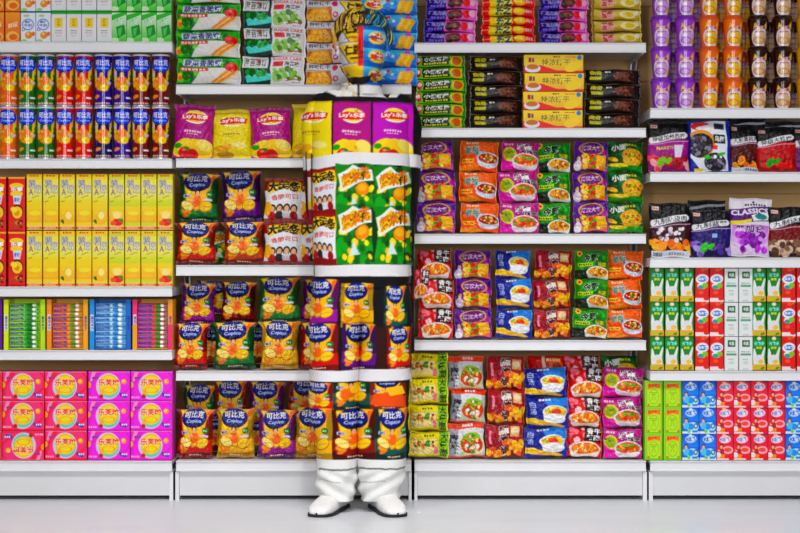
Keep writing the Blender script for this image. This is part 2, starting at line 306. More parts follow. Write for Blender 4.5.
# crisps in bags
def lays(name, base, dark, veg):
    c = art(name, 40, 52, base); c.rect(0, 0, 1, .03, dark).ell(.54, .25, .29, .125, '#fff').ell(.54, .25, .265, .105, '#ffd81c').poly([(.2, .22), (.5, .17), (.9, .2), (.86, .3), (.52, .32), (.22, .32)], '#e01c20')
    c.text("Lay's", .2, .205, .54, .3, '#fff', '#b8101c', .02, rise=.01, ow=.03).text('乐事', .56, .2, .84, .28, '#fff', None, .03).ell(.54, .16, .2, .03, '#ffe66a').dash(.28, .5, .74, .535, '#ffd6ee' if veg else '#b09010', 7).dash(.34, .56, .66, .575, '#ffd6ee' if veg else '#c0a020', 5, 3)
    if veg: c.ell(.28, .82, .3, .16, '#ffe04a', -.2).ell(.66, .84, .36, .17, '#ffd42a', .3).ell(.8, .76, .2, .1, '#ffe98a', .4).ell(.3, .9, .16, .1, '#e8381a').ell(.5, .94, .15, .1, '#d8281a').ell(.34, .84, .09, .03, '#2f9a2c').ell(.12, .78, .1, .05, '#3aa83a').ell(.28, .86, .05, .02, '#ff9a7a')
    else: c.ell(.42, .86, .34, .12, '#fbe88a', .1).ell(.36, .8, .3, .08, '#e9b41a').ell(.7, .92, .3, .1, '#ffe85a', .3).ell(.7, .74, .2, .06, '#fff0a0').ell(.3, .93, .24, .07, '#c9a01c').poly([(.0, .8), (.25, 1), (0, 1)], '#f0c81a')
lays('lays_magenta', '#b41288', '#8a0a5c', True); lays('lays_purple', '#c01ab8', '#8c1090', True); lays('lays_yellow', '#f3e01a', '#e0c010', False)
def crisp(name, base, dark, low=None):
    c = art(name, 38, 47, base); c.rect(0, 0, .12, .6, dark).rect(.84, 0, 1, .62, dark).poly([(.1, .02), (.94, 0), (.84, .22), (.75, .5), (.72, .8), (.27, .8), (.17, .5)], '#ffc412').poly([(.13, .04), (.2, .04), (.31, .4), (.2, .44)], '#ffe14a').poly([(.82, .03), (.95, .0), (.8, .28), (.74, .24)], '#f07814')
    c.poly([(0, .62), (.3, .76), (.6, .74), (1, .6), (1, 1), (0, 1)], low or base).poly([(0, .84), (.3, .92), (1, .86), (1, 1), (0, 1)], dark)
    c.ell(.47, .19, .35, .21, '#0c144e').ell(.47, .17, .32, .17, '#121e88').text('可比克', .2, .05, .73, .19, '#fff', None, .015).rect(.24, .06, .3, .1, '#ffe14a').text('Copico', .26, .22, .68, .31, '#cfe0ff', None, .02, skew=.3)
    c.chips(.2, .62, .8, .78, 9, .12, 11, ('#ffcf1f', '#ffe46a', '#f0a41c', '#fff0a0')).ell(.24, .68, .185, .1, '#b86a10', .5).ell(.24, .675, .17, .085, '#ffeb98', .5).ell(.72, .7, .185, .105, '#b0600c', -.5).ell(.72, .695, .17, .09, '#f9d34a', -.5).line([(.1, .7), (.38, .66)], .5, '#d89018').line([(.58, .72), (.86, .68)], .5, '#c8820f')
    c.man(.48, .44, .1, '#ff7a14').rect(.1, .45, .3, .51, '#c9cfe8').text('薯片', .12, .455, .28, .505, '#3a4a9c', None, .03).ell(.8, .44, .09, .065, '#0c7a30').dash(.74, .42, .86, .46, '#b8e8c0', 2).rect(.68, .53, .88, .575, '#d8dcea')
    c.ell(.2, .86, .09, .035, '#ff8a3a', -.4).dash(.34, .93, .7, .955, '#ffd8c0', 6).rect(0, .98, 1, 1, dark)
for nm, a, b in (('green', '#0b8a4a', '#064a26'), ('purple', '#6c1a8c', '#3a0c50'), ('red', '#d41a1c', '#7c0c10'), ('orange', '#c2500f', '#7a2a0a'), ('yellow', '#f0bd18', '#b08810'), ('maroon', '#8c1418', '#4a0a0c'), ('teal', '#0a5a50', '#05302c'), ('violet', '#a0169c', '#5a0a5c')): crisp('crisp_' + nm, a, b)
c = art('crisp_back', 38, 47, '#3a2010'); c.rect(.1, .05, .9, .95, '#6e3a10').blobs(.1, .1, .9, .9, ['#c8781c', '#8a1c14', '#2a6a30', '#e0a82a'], 24, .04, .1, 7)
c = art('snack_white', 40, 44, '#e6e4ea'); c.rect(0, 0, 1, .3, '#a01820').poly([(.12, .1), (.9, .06), (.94, .32), (.14, .36)], '#ffd81c').text('大薯条', .08, .08, .9, .34, '#12101a', '#ffd81c', .06, ow=.03).ell(.5, .62, .5, .34, '#eef0f4').text('香脆可口', .16, .38, .84, .5, '#d8202a', None, .02, rise=.04)
for i, x in enumerate((.2, .38, .56, .74)): c.ell(x, .7, .09, .1, '#241410').ell(x, .72, .06, .075, '#f0bc94').ell(x, .86, .1, .1, ['#c8281c', '#2a2a30', '#e8e0e8', '#a01820'][i])
c.rect(0, .92, 1, 1, '#8c1420').ell(.08, .7, .1, .16, '#f2b81c')
c = art('popcorn_green', 40, 46, '#0d8f34'); c.blobs(0, 0, 1, 1, ['#0a6a28', '#16a83e', '#084e20'], 26, .06, .12, 3).blobs(.05, .4, .95, .95, ['#ffe11a', '#fff04a', '#f6c414'], 17, .05, .085, 8)
c.poly([(.04, .2), (.46, .02), (.62, .1), (.94, .1), (.96, .3), (.6, .36), (.14, .5)], '#f4f6f0').poly([(.1, .24), (.46, .08), (.6, .15), (.9, .15), (.9, .27), (.56, .31), (.18, .44)], '#ffd21c').text('爆米花', .14, .12, .88, .36, '#f08a14', '#2a1c08', .03, rise=.14, ow=.03).ell(.7, .48, .18, .12, '#f2971c').ell(.68, .46, .12, .07, '#ffbf3a').poly([(.35, .82), (.5, .6), (.62, .84)], '#d8ece4')
# small cakes
c = art('choco_pink', 52, 12.5, '#2a1280'); c.poly([(.42, 0), (1, 0), (1, 1), (.38, 1)], '#f07ad0').text('巧克力派', .06, .12, .4, .5, '#b8a8f4', None, .03).dash(.1, .62, .38, .82, '#8a76e0', 5).ell(.5, .55, .09, .36, '#4a1c10').ell(.62, .5, .09, .36, '#6a2c18').ell(.56, .3, .07, .2, '#8a4a2c').ell(.78, .5, .07, .34, '#e82a3a').ell(.9, .4, .06, .3, '#ffc8ec').rect(0, .94, 1, 1, '#14083c').ell(.1, .86, .06, .1, '#6a4ad8')
c = art('peanut_red', 54, 10.5, '#ea1414'); c.rect(.14, 0, .56, 1, '#ffd91c').text('乐之', .26, .05, .55, .95, '#1c2a6a', '#c8dc4a', .06).ell(.7, .5, .11, .4, '#ffc81c').ell(.68, .42, .07, .2, '#ffe66a').dash(.82, .3, .96, .62, '#ffc8c8', 3).rect(0, .46, .14, .56, '#ff9a8a').rect(0, .94, 1, 1, '#7a0808')
c = art('cream_roll', 50, 12.5, '#d8c25a'); c.grad(0, 0, 1, 1, '#f0e08a', '#b89a2a').rect(.18, .1, .44, .85, '#e8b0a8').text('蛋卷', .2, .14, .42, .8, '#b81c28', None, .03).ell(.72, .5, .16, .34, '#f6e9b0').ell(.74, .5, .1, .2, '#e6c84a').ell(.9, .3, .06, .2, '#fff8d8').rect(0, .92, 1, 1, '#6a5410').rect(.0, .0, .06, 1, '#a88a20')
c = art('pancake_green', 52, 13.5, '#8fd01c'); c.ell(.06, .45, .06, .34, '#d8404a').ell(.06, .4, .04, .16, '#fff').rect(.14, .12, .68, .82, '#0c2410').text('小烧饼屋', .17, .16, .66, .56, '#f4f8f0', None, .03).dash(.18, .64, .64, .76, '#e8e060', 9).ell(.82, .48, .12, .42, '#f2c84a').ell(.82, .48, .09, .32, '#c86a2a').rect(0, .9, 1, 1, '#0f5a14').rect(.94, 0, 1, 1, '#2a8a1c')
c = art('cookie_dark', 55, 14.5, '#1a0c08'); c.text('曲奇', .1, .14, .3, .42, '#d8d030', None, .03).rect(.1, .52, .3, .72, '#c8c42a').dash(.36, .2, .48, .3, '#e8e4d8', 2).ell(.7, .5, .18, .38, '#4a1e10').blobs(.56, .22, .84, .78, ['#7a3c20', '#200c06', '#8a4a2c', '#2c120a'], 22, .015, .035, 2).rect(0, .92, 1, 1, '#050302').line([(.02, .06), (.98, .04)], .6, '#8a7a70')
c = art('butter_box', 60, 18.5, '#f0c81c'); c.grad(0, 0, 1, 1, '#ffe04a', '#e8b818').poly([(0, .62), (.28, .56), (.55, .84), (1, .86), (1, 1), (0, 1)], '#e82414').text('特浓饼干', .3, .24, .78, .6, '#8a7420', '#ffec8a', .02).ell(.15, .74, .13, .22, '#e9e9f2').ell(.15, .66, .1, .14, '#c87a2a').dash(.08, .16, .2, .42, '#8c2a5c', 2).ell(.93, .16, .04, .13, '#2c8ac8').dash(.5, .08, .62, .16, '#6a3010', 3).ell(.82, .66, .14, .24, '#ffd84a', -.3).rect(0, .96, 1, 1, '#7a5a0c').dash(.7, .1, .88, .16, '#d8402a', 5)
# instant noodles
def noodle(name, base, w=39, h=32): return art(name, w, h, base)
c = noodle('noodle_purple', '#6a1aa0'); c.blobs(0, 0, 1, 1, ['#4a0e7c', '#8a2cc0', '#c23ab8'], 18, .05, .1, 3); c.ell(.5, .26, .36, .24, '#e0b03a', 0, .86).ell(.5, .26, .31, .2, '#7a1a7c').text('满汉大餐', .22, .17, .78, .34, '#f0d8f4', None, .02).poly([(.22, .52), (.9, .5), (.95, .95), (.2, .95)], '#e88a1c').blobs(.25, .5, .7, .9, ['#3fae2a', '#ffd21c', '#e0401a', '#ffef9a'], 26, .03, .08, 5).poly([(.62, .5), (.92, .46), (.94, .8), (.66, .84)], '#ffc81c').ell(.12, .58, .07, .1, '#2a1410').ell(.12, .6, .05, .08, '#f0c8b0').ell(.12, .84, .1, .18, '#f2eef6')
c = noodle('noodle_orange', '#f4641a'); c.poly([(.0, .55), (.5, .4), (1, .5), (1, 0), (0, 0)], '#f9782a').text('老坛', .12, .2, .5, .46, '#12a0a0', '#ffe0c0', .04, rise=.08).text('酸菜', .4, .38, .7, .54, '#1a9a9a', '#fff', .03).dash(.15, .05, .5, .13, '#ffe0c8', 5).rect(.06, .62, .36, .76, '#ffd03a').dash(.08, .66, .34, .72, '#c8401a', 5).bowl(.72, .6, .3, .2, '#b8281a', '#dfe8f4', 3).poly([(.0, .86), (.4, .8), (.6, 1), (0, 1)], '#ff9a2a')
c = noodle('noodle_magenta', '#c01890'); c.poly([(0, .7), (.3, .6), (.6, 1), (0, 1)], '#e02ab0').text('酸辣', .4, .1, .78, .32, '#1c1014', '#fff', .04).text('粉丝面', .46, .3, .96, .46, '#1c1014', '#fff', .03).dash(.06, .08, .3, .16, '#ffd0f0', 4).ell(.2, .46, .17, .24, '#d8d82a').ell(.2, .46, .12, .17, '#a8b81c').text('辣', .14, .36, .28, .56, '#5a7a10', None, .03).bowl(.62, .66, .36, .23, '#e8641b', '#f2e6ee', 5, ('#ffb03a', '#d8381a', '#f8d08a', '#3fbe2a'))
c.ell(.55, .58, .06, .05, '#5acc2a').ell(.72, .6, .07, .05, '#3fbe2a', -.4)
c = noodle('noodle_green', '#149a2c'); c.blobs(0, 0, 1, .5, ['#0c7a20', '#2cc03a'], 10, .06, .12, 3); c.ell(.14, .12, .08, .1, '#ffcf1c').ell(.14, .12, .04, .05, '#e0281c').text('今野', .22, .14, .7, .44, '#0c1a0e', '#e8f8e0', .04, rise=.05).rect(.08, .46, .5, .58, '#d8e02a').dash(.1, .49, .48, .55, '#2a6a10', 6).text('拉面', .66, .42, .9, .56, '#e8d82a', '#0c5a1c', .03).poly([(0, .7), (.4, .66), (.5, 1), (0, 1)], '#0c2414').bowl(.68, .78, .34, .2, '#f0a82a', '#eef0ec', 8, ('#ffd84a', '#c86a2a', '#fff0b0', '#6a3a14'))
c = noodle('noodle_dark_green', '#0c5a2a'); c.blobs(0, 0, 1, .5, ['#0a4a20', '#147a3a'], 8, .08, .14, 3); c.text('小面', .1, .12, .5, .34, '#f2f2ea', None, .04, rise=.05).dash(.5, .1, .8, .18, '#d8d85a', 4).ell(.14, .62, .14, .07, '#ffc81c', .3).bowl(.68, .5, .3, .24, '#f0b82a', '#e8b83a', 4, ('#ffe04a', '#c84a1a', '#6a9a2a')).poly([(0, .78), (.5, .84), (1, .78), (1, 1), (0, 1)], '#1c9a3a').ell(.3, .82, .28, .06, '#ffd81c', .1)
c = noodle('noodle_red_white', '#d8182a'); c.blobs(0, 0, .6, 1, ['#f05a6a', '#ffd0d8', '#b81020', '#ff8a9a'], 26, .04, .09, 3); c.rect(.5, .0, .96, .5, '#3a0c10').text('香辣', .56, .02, .74, .46, '#fff', None, .03, vert=True).text('牛肉', .76, .02, .94, .46, '#fff', None, .03, vert=True).bowl(.52, .72, .44, .24, '#f0801c', '#f4e8e0', 7, ('#ffcf3a', '#e0281a', '#fff0c0', '#ff9a2a'))
c = noodle('noodle_blue', '#122a96'); c.poly([(.4, 0), (1, 0), (1, .45), (.5, .3)], '#2a8ae0').text('白汤', .08, .12, .22, .56, '#b8c8f4', None, .02, vert=True).poly([(0, .66), (.3, .72), (.9, .94), (.8, 1), (0, .84)], '#f6c41c').ell(.16, .74, .12, .08, '#ffdf4a').bowl(.66, .46, .3, .2, '#f4d84a', '#eef2f8', 6, ('#ffe98a', '#f0a02a', '#7ac23a')).ell(.68, .46, .12, .09, '#e8482a').ell(.66, .7, .26, .16, '#f4f6fa').ell(.62, .42, .06, .04, '#f06a3a').dash(.3, .04, .6, .1, '#fff', 4)
c = noodle('noodle_crimson', '#a01030'); c.blobs(0, 0, 1, 1, ['#84082a', '#b81c3a'], 10, .08, .16, 3); c.text('辣煌尚', .36, .04, .62, .96, '#140a0a', '#f0e8e0', .04, vert=True).blobs(.5, .55, .98, .95, ['#f09a1c', '#e86a1c', '#ffc83a', '#8a2a10'], 30, .04, .09, 5).blobs(.04, .75, .4, .96, ['#f09a1c', '#e86a1c', '#ffc83a'], 14, .04, .08, 6).rect(.66, .1, .9, .4, '#e8b87a').ell(.78, .24, .1, .1, '#f8e0c0').dash(.1, .2, .18, .6, '#ff9ab0', 1)
c = noodle('noodle_yellow', '#ece018', 45, 26); c.grad(0, 0, 1, .4, '#fff04a', '#e0cc14').rect(.74, 0, .97, 1, '#8ac82a').text('大骨面', .77, .03, .95, .97, '#0c4a1c', '#b8e05a', .04, vert=True).poly([(.06, .34), (.68, .3), (.7, .86), (.04, .88)], '#f4e2a8').blobs(.1, .4, .62, .7, ['#c87a2a', '#f0a83a', '#8a3a1c', '#fff0c0', '#5a9a2a'], 26, .02, .05, 7).ell(.48, .4, .05, .07, '#3fa02a').dash(.35, .12, .62, .2, '#5a7a1c', 4).rect(.62, .6, .72, .9, '#e88a9a').rect(0, .94, 1, 1, '#b8a810')
c = noodle('noodle_silver', '#e4e2ea'); c.rect(0, 0, 1, .17, '#ee5a1c').poly([(0, .17), (.3, .17), (.16, 1), (0, 1)], '#a8a8b4').text('麻辣', .04, .3, .3, .9, '#20242c', None, .03, vert=True).bowl(.64, .62, .36, .36, '#e0521c', '#d8e8c8', 9, ('#8cc82a', '#ffe0a0', '#e0301a', '#f4f0e8', '#4f9a1c'), 34).ell(.66, .4, .24, .1, '#9acc4a', 0, .5).dash(.4, .04, .7, .12, '#fff', 4).rect(0, .95, 1, 1, '#d84a14')
c = noodle('noodle_red_plain', '#d0281c'); c.rect(.38, 0, .46, 1, '#f0d8c0').ell(.75, .4, .2, .3, '#e87a3a').ell(.75, .4, .12, .18, '#a83a1c').dash(.5, .1, .9, .2, '#ffd8a0', 5)
# cups of milk tea
for nm, a, b, d in (('cup_purple', '#a856d0', '#d9b0e8', '#8a2ab8'), ('cup_orange', '#f4811a', '#ffd24a', '#f0600e'), ('cup_brown', '#3a140c', '#e8c8a0', '#2a0c08'), ('cup_yellow', '#f0b41c', '#ffe88a', '#e09a10')):
    c = art(nm, 26, 27, a); c.ell(.5, .66, .3, .38, '#f2e8f0').ell(.5, .66, .25, .27, b).ell(.46, .76, .22, .12, '#c88a6a' if 'brown' in nm else a, 0, .75).poly([(.27, .34), (.33, .1), (.42, .26)], '#ffd61c').poly([(.62, .26), (.74, .06), (.76, .36)], '#ffd61c')
    c.text('优乐美', .29, .24, .7, .38, '#c01c5a', '#fff', .03, rise=.03).dash(.34, .42, .66, .46, '#a03a7a', 4).ell(.72, .8, .08, .12, '#e8c030' if 'brown' not in nm else '#e0a05a').ell(.4, .56, .09, .06, '#fff0fa').rect(0, .97, 1, 1, '#efe6ec')
# pouches of preserved fruit
def pouch(name, w, h, base, mid, title, fruit, fc, top='#0a080c', leaf=None, tilt=.08):
    c = art(name, w, h, base); c.rect(0, 0, 1, .36, top).poly([(0, .42), (1, .34), (1, .72), (0, .74)], mid)
    c.poly([(.05, .32), (.9, .32 - tilt * 1.4), (.96, .36 - tilt * 1.4), (.96, .4 - tilt * 1.4), (.9, .44 - tilt * 1.4), (.05, .44)], '#f2f2f6').ell(.07, .38, .05, .06, '#f2f2f6').text(title, .1, .3 - tilt * .45, .9, .41 - tilt * .45, '#1a1a22', None, .02, rise=tilt)
    c.blobs(.04, .72, .96, .92, fc, fruit, .05, .1, 5)
    if leaf: c.blobs(.1, .68, .6, .85, [leaf], 6, .05, .09, 3)
    c.rect(.08, .06, .24, .13, '#e8c8c0').dash(.1, .08, .22, .11, '#c82a2a', 3).line([(.0, .46), (1, .38)], .6, '#e0b8d8')
    return c
pouch('pouch_prune', 42, 51, '#8c1a70', '#a02a8c', '特级加州西梅', 26, ['#d8202a', '#f05a6a', '#a01038', '#ffb0b8'], leaf='#8ac83a').text('MAKETI', .2, .5, .6, .56, '#f0d84a', None, .02).poly([(.62, .48), (.84, .46), (.8, .7), (.66, .72)], '#e8dcf0')
c = art('pouch_blue', 42, 51, '#1230a8'); c.poly([(.1, .04), (.9, .0), (.92, .98), (.3, 1), (.05, .7)], '#e8ecf4').ell(.3, .1, .22, .08, '#e84a4a').ell(.5, .14, .3, .05, '#f4f4f8').rect(.62, .06, .86, .18, '#1c2430').ell(.3, .45, .32, .28, '#e8a02a', -.3).ell(.28, .48, .29, .24, '#241a24').blobs(.06, .32, .5, .66, ['#4a4458', '#18101c', '#8a8498'], 34, .03, .05, 4).rect(.58, .28, .86, .46, '#14181c').text('乌梅', .61, .31, .84, .43, '#f4f4f4', None, .03).rect(.56, .5, .68, .58, '#e83a5a').ell(.62, .82, .26, .18, '#2a2430').blobs(.4, .7, .84, .94, ['#6a6478', '#241a24', '#fff', '#9a98a8'], 28, .02, .045, 6).ell(.78, .66, .1, .03, '#3fbe3a', -.3).ell(.44, .72, .08, .04, '#4fc84a', .3).rect(.12, .93, .32, .99, '#ffe02a').rect(.0, .0, .06, 1, '#0c1e78')
pouch('pouch_peach_small', 32, 48, '#3a1014', '#5a1a1c', '九制黄桃肉', 18, ['#ff9a1c', '#ffb83a', '#e8780c'], tilt=.06).rect(.06, .9, .96, 1, '#dfe4ee').dash(.5, .92, .9, .97, '#7a8098', 5)
pouch('pouch_bayberry', 38, 46, '#a01018', '#c01c20', '特级大杨梅', 18, ['#e01c1c', '#c8101c', '#f0403a'], leaf='#2fa83a', tilt=.1)
pouch('pouch_grape_end', 38, 46, '#5a1a5c', '#6a2a6c', '特级葡萄', 18, ['#8a2a8c', '#b05ab0', '#3a0c40'], tilt=.1)
pouch('pouch_peach', 41, 54, '#2c0c10', '#3c1418', '九制陈皮肉', 24, ['#ff9a1c', '#ffae2a', '#e8780c', '#ffc04a']).blobs(.2, .46, .8, .7, ['#e8dce4', '#f8f0f8', '#a88a98'], 26, .03, .06, 8).rect(.04, .88, .96, 1, '#dfe4ee').dash(.08, .9, .3, .98, '#4a5068', 8).dash(.45, .91, .85, .96, '#a0a4b4', 6)
pouch('pouch_blueberry', 41, 47, '#1c1450', '#2c1c70', '九制蓝莓', 24, ['#5a3a9c', '#8a6ac8', '#2a1a5c', '#b09ae0'], top='#0c0a1c', leaf='#5ac82a').rect(.52, .52, .64, .6, '#9ac8f0')
c = art('pouch_classics', 43, 57, '#e2dde6'); c.dash(.36, .1, .86, .14, '#4a4450', 8).ell(.56, .08, .03, .02, '#2a2430').poly([(.0, .2), (.94, .13), (.94, .38), (.0, .46)], '#5a1a78').text('CLASSICS', .04, .19, .9, .28, '#f4ecf8', None, .03, rise=.05).poly([(.5, .3), (.9, .24), (.92, .36), (.54, .4)], '#e8f0e8').ell(.72, .32, .14, .05, '#3a8a8a').poly([(.0, .4), (.5, .36), (.5, .42), (.0, .47)], '#e8d81c').grad(.06, .46, .9, .96, '#c87ad8', '#efe4f2').text('黑加仑', .14, .46, .8, .6, '#1c141c', '#e8d0f0', .02).blobs(.2, .62, .82, .9, ['#a01cc0', '#c84ae0', '#7a0c98', '#e09af0'], 36, .05, .085, 5)
pouch('pouch_raisin', 42, 50, '#2c0a0c', '#7a1418', '九制话梅', 60, ['#b8947c', '#8a6450', '#e0c8b0', '#5a3a2c'], tilt=.12)
c = art('pouch_black_back', 41, 54, '#14121a'); c.poly([(0, .12), (1, .06), (1, .1), (0, .17)], '#b8bcc8')
# cartons and boxes on the right
c = art('carton_green', 14, 35, '#0c8a34'); c.rect(0, 0, 1, .06, '#086a26').ell(.5, .08, .15, .05, '#f0e8d8').text('谷粒多', .14, .16, .88, .28, '#9af0e0', None, .03).text('燕麦', .28, .31, .7, .38, '#e8f04a', None, .03).poly([(.1, .38), (.18, .36), (.36, .6), (.62, .56), (.86, .32), (.94, .32), (.84, .6), (.9, .86), (.1, .86), (.06, .6)], '#eef0f0').ell(.5, .68, .34, .14, '#e8e6ea').rect(0, .81, 1, 1, '#e8b41c').ell(.62, .74, .2, .06, '#f4c84a').ell(.74, .92, .16, .035, '#3a9a2c', -.4).ell(.35, .9, .2, .04, '#b8cc2a').rect(0, .97, 1, 1, '#8a6a10')
c = art('carton_red', 14, 35, '#e6281c'); c.blobs(0, 0, 1, .2, ['#f08a4a', '#c81c14', '#ff6a3a'], 8, .1, .2, 3).ell(.5, .34, .46, .14, '#f6f2f6').ell(.52, .34, .34, .08, '#2a7ad0').text('真果粒', .2, .29, .84, .38, '#dff0ff', None, .03).ell(.5, .34, .48, .15, '#e8485a', -.2, .93).ell(.46, .54, .3, .09, '#f0f4f0').ell(.42, .57, .24, .06, '#2aa8a0').ell(.7, .52, .2, .07, '#8ac83a').ell(.5, .76, .4, .12, '#e01c14').ell(.42, .72, .18, .05, '#ff6a4a').rect(0, .88, 1, 1, '#f4ecee').ell(.8, .9, .2, .05, '#e02a1c')
c = art('carton_white', 14, 34, '#eceeee'); c.rect(.24, .1, .78, .3, '#0c6a3c').text('金典', .32, .14, .7, .26, '#e8f4ec', None, .03).dash(.2, .42, .8, .46, '#9aa8a0', 4).rect(.14, .49, .86, .55, '#6aa88a').dash(.3, .64, .7, .68, '#b0b8b4', 3).ell(.5, .76, .2, .05, '#cfe0d8').dash(.3, .93, .7, .96, '#a8b0ac', 4).rect(0, 0, 1, .01, '#c8ccca').rect(0, .0, .06, 1, '#d0d4d2')
c = art('box_lime', 18, 27, '#9adc2a'); c.rect(.1, .07, .92, .95, '#6ab81c').rect(.13, .09, .89, .93, '#c4ea3a').poly([(.15, .12), (.86, .1), (.86, .3), (.5, .24), (.15, .34)], '#ff9a1c').text('清凉菊茶', .17, .11, .86, .25, '#e8281c', None, .03).ell(.5, .58, .27, .28, '#6aac1c', 0, .93).rect(.3, .42, .7, .44, '#8ab82a').text('茶', .36, .46, .64, .72, '#8cbc2c', None, .02).rect(.15, .84, .28, .92, '#c8843a').rect(.76, .84, .88, .92, '#c8843a').rect(.15, .3, .18, .84, '#e8c83a').rect(.84, .3, .87, .84, '#e8c83a')
c = art('box_blue', 17, 27, '#1472e0'); c.grad(0, 0, 1, .5, '#0c5ad0', '#1c8af0').ell(.52, .22, .33, .14, '#b8dcfa', -.1).text('优酸乳', .24, .14, .8, .3, '#1450c8', '#f0f8ff', .03, rise=.04).ell(.5, .08, .1, .04, '#e8f4fc').rect(0, .9, 1, 1, '#e8f4f4').ell(.62, .74, .34, .18, '#bfe8f4').ell(.8, .7, .12, .1, '#1c3a8a', 0, .6).ell(.5, .72, .2, .12, '#3a9ae8').man(.24, .5, .15, '#6ac8f0').ell(.4, .9, .1, .06, '#8ad83a').rect(.6, .86, .9, .94, '#3a8ad8')
c = art('box_pink', 17, 27, '#ee1450'); c.rect(0, 0, 1, .1, '#e8284a').rect(.7, 0, 1, .06, '#4a1c6a').ell(.5, .23, .33, .14, '#f8dce8', -.1).text('优酸乳', .2, .16, .76, .3, '#1c7ad0', '#f4fbff', .03, rise=.04).ell(.44, .08, .12, .04, '#ffd0b0').ell(.66, .62, .32, .14, '#f8b8c8').ell(.66, .61, .22, .08, '#f0604a').man(.28, .5, .15, '#c01038').ell(.3, .86, .26, .09, '#f49a4a').ell(.7, .86, .24, .09, '#e8301c').ell(.1, .8, .16, .1, '#f4e8ec').rect(0, .93, 1, 1, '#f4e4e8').ell(.86, .95, .16, .05, '#e02a3a')
# ------------------------------------------------------------------ materials
M_white = mat('shelf_enamel', '#e9e9ec', 0.38, noise=0.04, nscale=6)
M_kick = mat('kick_enamel', '#dcdcde', 0.42, noise=0.04, nscale=5)
M_back = mat('back_panel', '#d2a666', 0.6, noise=0.08, nscale=3)
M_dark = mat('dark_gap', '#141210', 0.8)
M_card = mat('printed_carton', None, 0.45, spec=0.3)
M_film = mat('printed_film', None, 0.36, coat=0.14, spec=0.3, bump=0.25, nscale=70)
M_matte = mat('printed_pouch', None, 0.4, coat=0.06, spec=0.25, bump=0.15, nscale=40)
M_tin = mat('printed_tube', None, 0.26, coat=0.5, spec=0.35)
M_lid = mat('clear_lid', '#d9dde2', 0.25, coat=0.4)
M_rim = mat('tin_rim', '#c9cace', 0.3, metal=0.9)
M_floor = mat('polished_floor', '#dfe2e8', 0.30, noise=0.07, nscale=2.2, stretch=(0.6, 3.0, 1), spec=0.4)
M_wall = mat('wall_paint', '#b9b0a2', 0.8, noise=0.05, nscale=3)

# ------------------------------------------------------------------ room
b = MB(); b.box(-7, 7, -9.5, 1.2, -0.1, 0.0); tag(b.build('floor', M_floor), None, None, kind='structure')
b = MB(); b.box(-7, 7, 1.0, 1.2, 0.0, 3.6); tag(b.build('wall_back', M_wall), None, None, kind='structure')

# ------------------------------------------------------------------ shelf units
DEPTH = 0.40
def prism(b, prof, x0, x1, col=(1, 1, 1)):
    """profile of (y, z) points swept along x"""
    n = len(prof); V = [(x0, y, z) for y, z in prof] + [(x1, y, z) for y, z in prof]
    for i in range(n):
        j = (i + 1) % n; b.add([V[i], V[j], V[n + j], V[n + i]], [(0, 1, 2, 3)], col)
    for i in range(1, n - 1): b.add([V[0], V[i + 1], V[i]], [(0, 1, 2)], col); b.add([V[n], V[n + i], V[n + i + 1]], [(0, 1, 2)], col)
UNITS = [(-66, 172.3, [(-50, -40), (41.6, 52.6), (158.6, 168.8), (286.6, 296.8), (350, 360.3)], 'white shelving unit at the far left, with drink cartons and pink boxes'),
         (176, 411.5, [(-50, -40), (84.6, 94.6), (158.4, 168), (265, 276), (371, 381)], 'white shelving unit behind the camouflaged man, mostly crisp bags'),
         (414.5, 646, [(-50, -40), (42.8, 53), (128, 137.8), (233.8, 244), (340.2, 350.6)], 'white shelving unit right of the man, mostly instant noodle packets'),
         (650, 886, [(-50, -40), (108, 118.6), (172, 182.2), (257.6, 268), (371, 381)], 'white shelving unit at the far right, with cups, pouches and cartons')]
